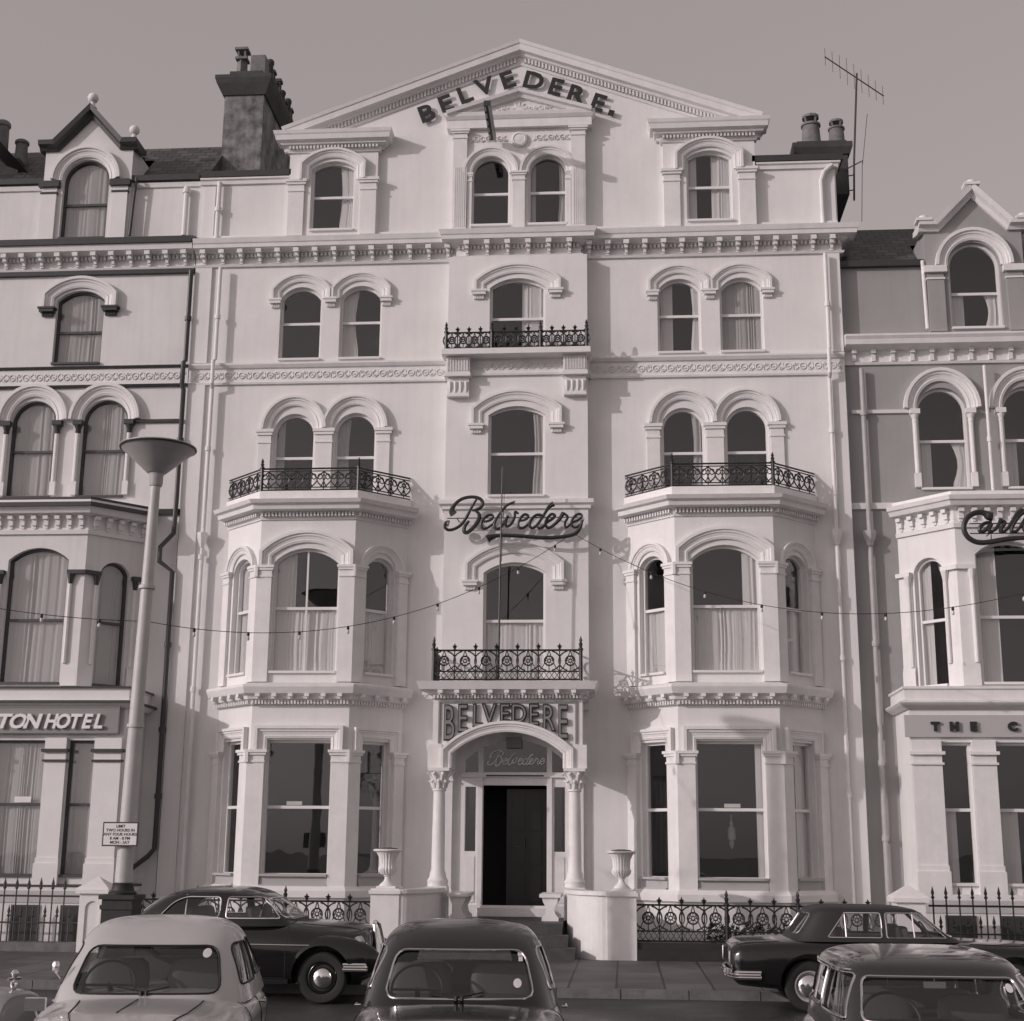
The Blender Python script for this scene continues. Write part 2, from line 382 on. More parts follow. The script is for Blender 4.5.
def window(bld, M, holes, u, z0, w, zs, rise, rail=None, fm=None, cur=None, vbar=False, sill=True, seed=0, ft=.05, card=False, silld=.06):
    """w, z0, zs, rise are the glass opening; adds the wall opening to holes"""
    fm = fm or FRAME
    n = 20 if rise >= w/2-1e-3 else 12
    hole = arch_outline(u, z0-ft, w+2*ft, zs, rise+(ft if rise else 0), n)
    if rise <= .001: hole = [(u-w/2-ft, z0-ft), (u-w/2-ft, zs+ft), (u+w/2+ft, zs+ft), (u+w/2+ft, z0-ft)]
    holes.append(hole)
    inner = arch_outline(u, z0, w, zs, rise, n)
    if rise <= .001: inner = [(u-w/2, z0), (u-w/2, zs), (u+w/2, zs), (u+w/2, z0)]
    f = MB(M)
    f.slab(hole, [inner], .105, .19)
    if rail is not None:
        f.box(u-w/2, u+w/2, .115, .165, rail-.028, rail+.028)
    if vbar: f.box(u-.018, u+.018, .12, .16, z0+.001, (zs+rise if rise else zs)-.002)
    if sill: f.box(u-w/2-ft+.001, u+w/2+ft-.001, -silld, .104, z0-ft-.001, z0-ft+.045)
    win = f.build('window', fm, bld)
    p = MB(M); p.slab(inner, [], .140, .146); p.build('glass_pane', GLASS, win)
    top = zs+rise
    if cur:
        y = .20
        for c in cur:
            kind = c[0]
            cb = MB(M)
            if kind == 'net': curtain_sheet(cb, u-w/2-.03, u+w/2+.03, z0-.03, top+.02, y, .02, 0, seed); cb.build('net_curtain', NET, win)
            elif kind == 'half': curtain_sheet(cb, u-w/2-.03, u+w/2+.03, z0-.03, rail, y, .02, 0, seed+5); cb.build('net_curtain', NET, win)
            elif kind == 'full': curtain_sheet(cb, u-w/2-.03, u+w/2+.03, z0-.03, top+.02, y, .022, 0, seed); cb.build('curtain', DRAPEM, win)
            elif kind == 'L': curtain_sheet(cb, u-w/2-.03, u-w/2+w*c[1], z0-.03, top+.02, y+.01, .022, c[2] if len(c) > 2 else 0, seed+1); cb.build('curtain', DRAPEM if len(c) > 3 else DRAPE, win)
            elif kind == 'R': curtain_sheet(cb, u+w/2-w*c[1], u+w/2+.03, z0-.03, top+.02, y+.01, .022, -(c[2] if len(c) > 2 else 0), seed+2); cb.build('curtain', DRAPEM if len(c) > 3 else DRAPE, win)
            elif kind == 'LL': curtain_sheet(cb, u-w/2-.03, u-w/2+w*c[1], z0-.03, rail, y+.01, .022, 0, seed+1); cb.build('curtain', DRAPE, win)
            elif kind == 'RL': curtain_sheet(cb, u+w/2-w*c[1], u+w/2+.03, z0-.03, rail, y+.01, .022, -(c[2] if len(c) > 2 else 0), seed+2); cb.build('curtain', DRAPE, win)
    return win

def hood_prof(w, d=.13):
    h = w/2
    return [(-h, -.02), (-h, d*.35), (-h*.62, d*.5), (-h*.5, d*.42), (-h*.05, d*.55), (h*.1, d*.72), (h*.35, d*.72), (h*.5, d), (h, d), (h, -.02)]
def hood_stop(bld, M, c, width, d, z_leg, m):
    sb = MB(M)
    sb.box(c-width*.78, c+width*.78, -d*1.25, .01, z_leg-.045, z_leg)
    sb.box(c-width*.66, c+width*.66, -d*1.15, .01, z_leg-.11, z_leg-.055)
    sb.box(c-width*.5, c+width*.5, -d*.5, .01, z_leg-.19, z_leg-.11)
    for k in range(4): sb.box(c-width*.5+.02+k*width*.25, c-width*.5+.04+k*width*.25, -d*.6, -d*.5, z_leg-.18, z_leg-.12)
    sb.build('hood_stop', m, bld)
def hood(bld, M, u, half, z_leg, zs, rise, width=.2, d=.13, m=None, n=18, stops=True, stopm=None, seg_shoulder=True, flat=False):
    mb = MB(M)
    if flat: path = [(u-half, z_leg), (u-half, zs), (u+half, zs), (u+half, z_leg)]
    else: path = [(u-half, z_leg)] + [(u+a, b) for a, b in arch_top(2*half, zs, rise, n)] + [(u+half, z_leg)]
    if abs(z_leg-zs) < .02 and not flat: path = path[1:-1]
    mb.sweep(path, hood_prof(width, d))
    o = mb.build('hood_moulding', m or TRIM, bld)
    if stops:
        for sgn in ((-1, 1) if stops is True else stops): hood_stop(bld, M, u+sgn*half, width, d, z_leg, stopm or m or TRIM)
    return o
def pilaster(bld, M, u0, u1, z0, z1, d=.06, cap=.2, capd=.05, base=0.0, m=None, capm=None, flutes=False):
    m = m or TRIM; mb = MB(M)
    mb.box(u0, u1, -d, .01, z0+base, z1-cap)
    if base:
        mb.box(u0-.035, u1+.035, -d-.035, .01, z0, z0+base*.86)
        mb.box(u0-.018, u1+.018, -d-.018, .01, z0+base*.86, z0+base)
    if flutes:
        k = 6; ww = (u1-u0-.06)/k
        for i in range(k): mb.box(u0+.03+i*ww+ww*.2, u0+.03+i*ww+ww*.8, -d-.012, -d+.001, z0+.04, z0+(z1-z0)*.62)
    p = mb.build('pilaster', m, bld)
    c = MB(M)
    c.box(u0-.015, u1+.015, -d-.02, .01, z1-cap, z1-cap+.035)
    c.box(u0-.002, u1+.002, -d-.004, .01, z1-cap+.035, z1-cap*.42)
    c.box(u0-capd*.6, u1+capd*.6, -d-capd*.6, .01, z1-cap*.42, z1-cap*.22)
    c.box(u0-capd, u1+capd, -d-capd, .01, z1-cap*.22, z1)
    c.build('capital', capm or m, p)
    return p

# ------------------------------------------------------------------ ornament
def frieze_pattern(mb, path, z, h, pitch=.3, out=.02):
    for i in range(len(path)-1):
        a, b = Vector(path[i]), Vector(path[i+1]); d = b-a; L = d.length; d.normalize(); nn = Vector((d.y, -d.x))
        k = int(L/pitch)
        if k < 1: continue
        for j in range(k):
            c = a+d*(L*(j+.5)/k)
            def P(u, w, o): q = c+d*u+nn*o; return (q.x, q.y, z+w)
            for ph in (0, 1):
                r = h*.26 if ph == 0 else h*.1
                cu = 0 if ph == 0 else L/k*.5; cw = 0 if ph == 0 else h*.18*(1 if j % 2 else -1)
                mb.tube([P(cu+r*math.cos(2*math.pi*t/9), cw+r*math.sin(2*math.pi*t/9), out*.4) for t in range(9)], out*.55, 4, True)
            mb.tube([P(-L/k*.5, -h*.3, out*.3), P(-L/k*.3, -h*.1, out*.4), P(-L/k*.36, h*.25, out*.3)], out*.5, 4)
            mb.tube([P(L/k*.5, h*.3, out*.3), P(L/k*.32, h*.1, out*.4), P(L/k*.36, -h*.28, out*.3)], out*.5, 4)
            mb.tube([P(-.02, 0, out*.5), P(.02, 0, out*.5)], out*.7, 4)

def finial(mb, x, y, z, h, r):
    mb.lathe([(r*.5, 0), (r*.5, h*.3), (r*.95, h*.38), (r*.4, h*.45), (r*.8, h*.6), (r*.35, h*.72), (r*.3, h*.8), (r*.02, h)], (x, y, z), 6)
def rail_module(mb, P, L, z0, z1, r=.0145, leaf=False, lattice=True):
    """one bay of cast-iron panel; P(u,z)->world point"""
    H = z1-z0; n = 14
    if not leaf:
        zb = z0+(H*.27 if lattice else 0)
        c = zb+(z1-zb)*.50; rr = (z1-zb)*.22
        mb.tube([P(L/2+rr*math.cos(2*math.pi*k/n), c+rr*math.sin(2*math.pi*k/n)) for k in range(n)], r*1.1, 5, True)
        mb.tube([P(L/2+rr*.36*math.cos(2*math.pi*k/8), c+rr*.36*math.sin(2*math.pi*k/8)) for k in range(8)], r*.9, 4, True)
        for k in range(8):
            a = 2*math.pi*k/8
            mb.tube([P(L/2+rr*.4*math.cos(a), c+rr*.4*math.sin(a)), P(L/2+rr*.95*math.cos(a), c+rr*.95*math.sin(a))], r*.6, 4)
        R1 = (z1-zb)*.47
        for s in (-1, 1):       # interlaced arches
            mb.tube([P(L/2+s*(R1*1.15*math.cos(t)), c+R1*math.sin(t)) for t in [math.pi*(-.42+k*.84/10) for k in range(11)]], r, 5)
            mb.tube([P(L/2-L/2*s+s*(L*.5)*(k/6)**.6, zb+(z1-zb)*(k/6)) for k in range(7)], r*.8, 4)
        mb.tube([P(L/2, c-rr), P(L/2, zb)], r*.8, 4)
        if lattice:
            k = 4
            for i in range(k):
                a0, a1 = L*i/k, L*(i+1)/k
                mb.tube([P(a0, z0), P((a0+a1)/2, (z0+zb)/2), P(a1, z0)], r*.7, 4); mb.tube([P(a0, zb), P((a0+a1)/2, (z0+zb)/2), P(a1, zb)], r*.7, 4)
            mb.tube([P(0, zb), P(L, zb)], r, 5)
    else:
        for s in (-1, 1):
            mb.tube([P(L/2+s*L*.5*math.sin(math.pi*k/8), z0+H*.1+H*.75*k/8) for k in range(9)], r, 5)
            mb.tube([P(L/2+s*(L*.28+L*.16*math.cos(t)), z0+H*.62+L*.2*math.sin(t)) for t in [2*math.pi*k/8 for k in range(8)]], r*.8, 4, True)
            mb.tube([P(L/2+s*(L*.25*(1-k/5)), z0+H*.12+H*.3*(k/5)**1.5) for k in range(6)], r*.9, 4)
            mb.tube([P(L/2, z0+H*.42), P(L/2+s*L*.13, z0+H*.6), P(L/2+s*L*.03, z0+H*.72)], r*.8, 4)
        mb.tube([P(L/2, z0), P(L/2, z0+H*.9)], r*.9, 4)
        mb.tube([P(0, z0+H*.12), P(L, z0+H*.12)], r*.9, 4); mb.tube([P(0, z0+H*.88), P(L, z0+H*.88)], r*.9, 4)
def railing(parent, path, z0, z1, pitch, leaf=False, lattice=True, posts=True, fin=True, posth=.2, name='railing', skip=None, m=None):
    mb = MB()
    for i in range(len(path)-1):
        a, b = Vector(path[i]), Vector(path[i+1]); L = (b-a).length; d = (b-a).normalized()
        k = max(1, int(round(L/pitch))); q = L/k
        for j in range(k):
            o = a+d*q*j
            rail_module(mb, lambda u, z, o=o: (o.x+d.x*u, o.y+d.y*u, z), q, z0+.02, z1, leaf=leaf, lattice=lattice)
            if fin and j > 0:
                finial(mb, o.x, o.y, z1, .14, .045)
                mb.tube([(o.x, o.y, z0), (o.x, o.y, z1+.04)], .012, 5)
                for s in (-1, 1): mb.tube([(o.x, o.y, z1+.05), (o.x+d.x*s*.045, o.y+d.y*s*.045, z1+.085)], .01, 4)
        mb.tube([(a.x, a.y, z1), (b.x, b.y, z1)], .018, 6); mb.tube([(a.x, a.y, z0+.015), (b.x, b.y, z0+.015)], .016, 6)
    o = mb.build(name, m or IRON, parent)
    if posts:
        for i, (x, y) in enumerate(path):
            if skip and i in skip: continue
            p = MB(); p.lathe([(.035, 0), (.035, z1-z0), (.05, z1-z0+.01), (.05, z1-z0+.03), (.026, z1-z0+.05), (.04, z1-z0+posth*.45), (.02, z1-z0+posth*.55), (.032, z1-z0+posth*.7), (.004, z1-z0+posth)], (x, y, z0), 8)
            p.build('post', m or IRON, o)
    return o

def corner_fill(bld, pts, d, z0, z1, m):
    for i in range(1, len(pts)-1):
        a, b, c = (Vector(p) for p in pts[i-1:i+2]); d1 = (b-a).normalized(); d2 = (c-b).normalized()
        n1, n2 = Vector((d1.y, -d1.x)), Vector((d2.y, -d2.x)); mt = (n1+n2)/(1+n1.dot(n2))
        q = MB(); q.poly_prism([tuple(b-mt*.01), tuple(b+n1*d), tuple(b+mt*d), tuple(b+n2*d)], z0, z1); q.build('corner_post', m, bld)
# ================================================================== HOTEL
hotel = thing('hotel_building', 'tallest white hotel with a lettered gable and two bays, between its lower neighbours', 'hotel building', (0, 0, 0.12))
B = hotel
F0 = face(0, 0); FC = face(0, -.3)
# --- main wall (Y=0), holes collected first
holes0 = []; holesC = []
TW = [(-4.03, 'L'), (4.03, 'R')]
d3 = .645
# third floor twins
cur3 = {(-1, -1): None, (-1, 1): [('L', .42, .08)], (1, -1): [('L', .34, -.05), ('R', .2, .05)], (1, 1): [('full',)]}
cur2 = {(-1, -1): [('L', .2, .0, 1)], (-1, 1): [('L', .35, .05, 1)], (1, -1): [('R', .28, .05, 1)], (1, 1): None}
sd_ = 10
for s in (-1, 1):
    for t in (-1, 1):
        sd_ += 1
        window(B, F0, holes0, s*4.0+t*d3, 11.99, .80, 13.33, .22, rail=12.80, cur=cur3[(s, t)], seed=sd_)
        hood(B, F0, s*4.0+t*d3, .545, 13.32, 13.52, .28, width=.18, stops=(-1,) if t < 0 else (1,), d=.10 if t < 0 else .098)
        window(B, F0, holes0, s*4.03+t*d3, 9.0, .78, 10.33, .39, rail=9.83, cur=cur2[(s, t)], seed=sd_+20)
        hood(B, F0, s*4.03+t*d3, .585, 10.43, 10.43, .61, width=.205, stops=False, d=.13 if t < 0 else .127)
    hood_stop(B, F0, s*4.0, .18, .10, 13.32, TRIM)
    for (a, b) in ((s*4.03-1.38, s*4.03-1.12), (s*4.03-.17, s*4.03+.17), (s*4.03+1.12, s*4.03+1.38)):
        pilaster(B, F0, a, b, 8.92, 10.42, d=.05, cap=.3, capd=.06)
# main wall outline up to cornice / gable added separately
def wall(bld, M, outer, holes, m, name='wall', th=.20): 
    return MB(M).slab(outer, holes, 0, th).build(name, m, bld)
wall(B, F0, [(-7.0, -.1), (6.7, -.1), (6.7, 14.5), (-7.0, 14.5)], holes0+[[(-1.40, .5), (-1.40, 14.0), (1.40, 14.0), (1.40, .5)],
     [(-5.9, .9), (-5.9, 8.3), (-2.3, 8.3), (-2.3, .9)], [(2.3, .9), (2.3, 8.3), (5.9, 8.3), (5.9, .9)]], WALL)
# central strip
window(B, FC, holesC, 0, 11.97, 1.06, 13.36, .16, rail=12.70, cur=[('R', .42, .0)], seed=41)
hood(B, FC, 0, .80, 13.30, 13.48, .30, width=.21, d=.10)
window(B, FC, holesC, 0, 8.90, 1.06, 10.58, .14, rail=9.78, cur=[('R', .2, .04, 1)], seed=42)
hood(B, FC, 0, .82, 10.38, 10.68, .32, width=.21, d=.10)
window(B, FC, holesC, -.02, 5.10, 1.14, 7.30, .16, rail=6.34, cur=[('half',)], vbar=False, seed=43)
hood(B, FC, -.02, .88, 7.14, 7.46, .34, width=.21, d=.10)
wall(B, FC, [(-1.45, 4.6), (1.45, 4.6), (1.45, 14.075), (-1.45, 14.075)], holesC, WALL, 'centre_bay_wall')
for x0 in (-1.448, 1.25): MB().box(x0, x0+.198, -.1, .05, 4.6, 14.07).build('centre_bay_return', WALL, B)
# wall around the door (Y=0), door recess
# --- attic storey
holesA = []
for s in (-1, 1):
    c = s*4.04
    window(B, face(0, -.12), holesA, c, 14.87, .86, 16.28, .13, rail=15.65, cur=[('R', .36, .05)] if s < 0 else [('L', .2, .0), ('R', .44, .0)], seed=50+s)
hp = [[h for h in holesA]]
for s in (-1, 1):
    c = s*4.04
    hs = [h for h in holesA if (h[0][0] > 0) == (s > 0)]
    wall(B, face(0, -.12), [(c-.97, 14.5), (c+.97, 14.5), (c+.97, 16.72), (c-.97, 16.72)], hs, WALL, 'pavilion_wall', th=.12)
    hood(B, face(0, -.12), c, .62, 16.0, 16.36, .27, width=.2, stops=False)
    for t in (-1, 1):
        pilaster(B, face(0, -.12), c+t*.79-.17, c+t*.79+.17, 14.72, 16.02, d=.05, cap=.28, capd=.06)
holesT = []
holesT2 = []
for h in holesA:
    us = [p[0] for p in h]; zs_ = [p[1] for p in h]; holesT.append([(min(us)-.01, min(zs_)-.01), (min(us)-.01, max(zs_)+.01), (max(us)+.01, max(zs_)+.01), (max(us)+.01, min(zs_)-.01)])
FT = face(0, -.14)
for s in (-1, 1):
    window(B, FT, holesT2, s*.61, 14.87, .74, 16.05, .37, rail=15.62, cur=[('L', .15, 0, 1), ('R', .2, .03, 1)] if s > 0 else None, seed=60+s)
    us = s*.61; holesT.append([(us-.45, 14.8), (us-.45, 16.5), (us+.45, 16.5), (us+.45, 14.8)])
# gable wall with pediment outline
wall(B, F0, [(-7.0, 14.5), (6.7, 14.5), (6.7, 16.2), (5.0, 16.2), (5.0, 17.0), (0, 18.78), (-5.0, 17.0), (-5.0, 16.2), (-7.0, 16.2)], holesT, WALL, 'gable_wall')
for x0 in (-4.99, 4.8): MB().box(x0, x0+.19, .2, 6, 14.5, 16.95).build('gable_return', WALL, B)
wall(B, FT, [(-1.44, 14.6), (1.44, 14.6), (1.44, 17.1), (-1.44, 17.1)], holesT2, WALL, 'aedicule_wall', th=.139)
for s in (-1, 1):
    pilaster(B, FT, s*1.27-.15, s*1.27+.15, 14.75, 17.05, d=.09, cap=.2, capd=.06, flutes=True)
    hood(B, FT, s*.61, .50, 16.03, 16.05, .50, width=.2, stops=False, d=.1)
pilaster(B, FT, -.13, .13, 14.75, 16.05, d=.07, cap=.2, capd=.05)
for s in (-1, 1): pilaster(B, FT, s*1.06-.05, s*1.06+.05, 14.75, 16.05, d=.05, cap=.2, capd=.03)
md = MB(FT @ Matrix.Translation((0, -.03, 16.82)) @ Matrix.Rotation(R(90), 4, 'X')); md.lathe([(.17, -.03), (.17, .03), (.13, .045), (.12, .03), (.0, .04)], (0, 0, 0), 20); md.build('medallion', TRIM, B)
for xa_ in (-1.05, .3): fp = MB(); frieze_pattern(fp, [(xa_, -.15), (xa_+.75, -.15)], 16.86, .22, .2, .02); fp.build('relief_ornament', TRIM, B)
# aedicule entablature and little pediment
ae = MB(); ae.cornice([(-1.47, 0), (-1.47, -.16), (1.47, -.16), (1.47, 0)], [(-.05, 17.08), (.09, 17.08), (.09, 17.26), (.11, 17.28), (.15, 17.34), (.17, 17.42), (-.05, 17.42)])
Ma = face(0, -.16)
ae.M = Ma; ae.slab([(-1.4, 17.39), (1.4, 17.39), (0, 17.83)], [], -.04, .14)
ae.sweep([(-1.56, 17.39), (0, 17.88), (1.56, 17.39)], [(-.10, -.1), (-.10, .12), (-.04, .15), (-.02, .22), (.05, .24), (.05, -.1)])
ae.M = Matrix.Identity(4); frieze_pattern(ae, [(-.7, -.2), (.7, -.2)], 17.53, .16, .2, .03)
for k in range(7):
    a = math.pi*k/6; ae.tube([(0, -.21, 17.48), (.2*math.cos(a), -.21, 17.48+.2*math.sin(a))], .02, 4)
ae.build('aedicule_pediment', TRIM, B)
# raking cornice
rk = MB(face(0, 0))
path = [(-5.17, 17.14), (0, 19.07), (5.17, 17.14)]
rk.sweep(path, [(-.36, -.05), (-.36, .03), (-.31, .05), (-.30, .03), (-.20, .04), (-.18, .13), (-.14, .15), (-.12, .24), (.0, .26), (.02, .28), (.09, .30), (.09, -.35), (0, -.35), (-.1, -.05)])
rc = rk.build('raking_cornice', TRIM, B)
for s in (-1, 1):
    dn = MB(face(0, 0)); k = 66
    for i in range(1, k-1):
        t = (i+.5)/k; x = s*(5.0*(1-t)); z = 17.14+1.93*(1-5.0*(1-t)/5.17)-.262
        dn.box(x-.02, x+.02, -.085, -.02, z-.055, z+.07)
    dn.build('dentil_course', TRIM, rc)
# pavilion cornices
for s in (-1, 1):
    c = s*4.04
    pc = MB(); P_ = [(c-.99, 0), (c-.99, -.13), (c+.99, -.13), (c+.99, 0)]
    pc.cornice(P_, [(-.12, 16.66), (.03, 16.66), (.05, 16.72), (.05, 16.78), (.16, 16.80), (.17, 16.84), (.25, 16.87), (.27, 16.97), (.29, 17.0), (.31, 17.07), (-.12, 17.07)])
    pc.row(P_, .075, .04, 0, .12, 16.72, 16.795)
    pc.build('pavilion_cornice', TRIM, B)
# main cornice at Z 14.1-14.56
mc = [(-6.99, 0), (-1.30, 0), (-1.30, -.16), (1.30, -.16), (1.30, 0), (6.73, 0), (6.73, 1.0)]
cb = MB(); cb.cornice(mc, [(-.1, 14.08), (.05, 14.08), (.07, 14.13), (.02, 14.15), (.02, 14.34), (.12, 14.37), (.14, 14.40), (.30, 14.42), (.31, 14.50), (.33, 14.52), (.36, 14.62), (-.1, 14.70)])
main_cornice = cb.build('main_cornice', TRIM, B)
for i in (0, 2, 4): cb = MB(); cb.row(mc[i:i+2], .085, .045, .02, .1, 14.28, 14.35); cb.build('dentil_course', TRIM, main_cornice)
br0 = MB(); br0.box(-.05, .05, -.27, 0, .20, .26).box(-.04, .04, -.2, 0, .12, .20).box(-.03, .03, -.11, 0, .04, .12).box(-.035, .035, -.08, 0, 0, .05)
br0.box(-.058, .058, -.28, -.25, .18, .27)
proto_me = None
def brackets(parent, path, pitch, z, m, name='bracket', scale=1.0, src=None):
    me = None; cnt = 0
    for i in range(len(path)-1):
        a, b = Vector(path[i]), Vector(path[i+1]); L = (b-a).length
        if L < pitch*.6: continue
        d = (b-a).normalized(); k = int(round(L/pitch)); ang = math.atan2(d.y, d.x)
        for j in range(k):
            c = a+d*(L*(j+.5)/k)
            if me is None:
                mb = MB(); mb.v = list((src or br0).v); mb.f = list((src or br0).f); mb.smooth = list((src or br0).smooth)
                o = mb.build(name, m, None); me = o.data
            else:
                o = bpy.data.objects.new(name, me); col.objects.link(o)
            o.parent = parent; w = Vector(parent['_wl'])
            o.location = Vector((c.x, c.y, z))-w; o.rotation_euler = (0, 0, ang); o.scale = (scale,)*3
brackets(main_cornice, mc[:6], .40, 14.13, TRIM)
# ledge above cornice
for x0, x1 in ((-6.98, -5.05), (-3.02, -1.5), (1.5, 3.02), (5.05, 6.68)): MB().box(x0, x1, -.10, .0, 14.705, 14.78).build('blocking_course', TRIM, B)
# parapet top mouldings either side of the gable, black gutters
for pp_ in ([(-6.99, 0), (-5.02, 0)], [(5.03, 0), (6.7, 0), (6.7, .5)]): pm = MB(); pm.cornice(pp_, [(-.05, 16.02), (.05, 16.02), (.06, 16.1), (.1, 16.12), (.1, 16.16), (-.05, 16.16)]); pm.build('parapet_moulding', TRIM, B)
for x0, x1 in ((-6.95, -4.98), (4.95, 6.85)): MB().box(x0, x1, -.12, .5, 16.17, 16.31).build('gutter', DARKT, B)
# flat recessed panel strip pieces on attic
for x0 in (-6.9, 6.42): MB().box(x0, x0+.25, -.03, .01, 14.8, 15.98).build('parapet_pier', WALL, B)
# string course Z 11.45-11.85
sc_paths = [[(-6.99, 0), (-1.46, 0)], [(1.46, 0), (6.69, 0)], [(-1.46, 0), (-1.46, -.31), (1.46, -.31), (1.46, 0)]]
st = MB()
for p in sc_paths:
    st.cornice(p, [(-.05, 11.42), (.05, 11.42), (.06, 11.46), (.02, 11.48), (.02, 11.76), (.06, 11.78), (.10, 11.84), (.10, 11.88), (-.05, 11.90)])
sto = st.build('string_course', TRIM, B)
for pa, pb_ in (((-6.9, -.02), (-1.5, -.02)), ((1.5, -.02), (6.6, -.02)), ((-.95, -.33), (.95, -.33))): fz = MB(); frieze_pattern(fz, [pa, pb_], 11.62, .26, .29, .022); fz.build('frieze_relief', TRIM, sto)
# third floor balconette
bal3 = MB(); bal3.box(-1.52, 1.52, -.68, -.2, 11.78, 11.90)
for s in (-1, 1):
    c = s*1.2
    bal3.box(c-.24, c+.24, -.52, -.3, 11.44, 11.779)
    for k in range(8): bal3.box(c-.22+k*.057, c-.195+k*.057, -.54, -.52, 11.47, 11.75)
    bal3.box(c-.26, c+.26, -.54, -.3, 11.36, 11.44)
    bal3.box(c-.22, c+.22, -.43, -.3, 11.0, 11.36); 
    for k in range(4): bal3.lathe([(.01, -.12), (.035, 0), (.04, .1)], (c-.165+k*.11, -.44, 11.16), 8)
    bal3.box(c-.23, c+.23, -.45, -.3, 10.95, 11.0)
b3 = bal3.build('balcony', TRIM, B)
railing(b3, [(-1.44, -.62), (-.5, -.62), (.5, -.62), (1.44, -.62)], 11.91, 12.26, .235, lattice=False, posth=.24)
# second floor centre sill band
MB().cornice([(-1.46, 0), (-1.46, -.31), (1.46, -.31), (1.46, 0)], [(-.05, 8.58), (.04, 8.60), (.04, 8.66), (.10, 8.70), (.10, 8.78), (-.05, 8.80)]).build('sill_band', TRIM, B)
# corner strips
for x0, x1 in ((-6.98, -6.62), (6.42, 6.69)):
    for z0, z1 in ((.2, 11.42), (11.91, 14.07)): MB().box(x0, x1, -.05, .0, z0, z1).build('corner_strip', WALL, B)
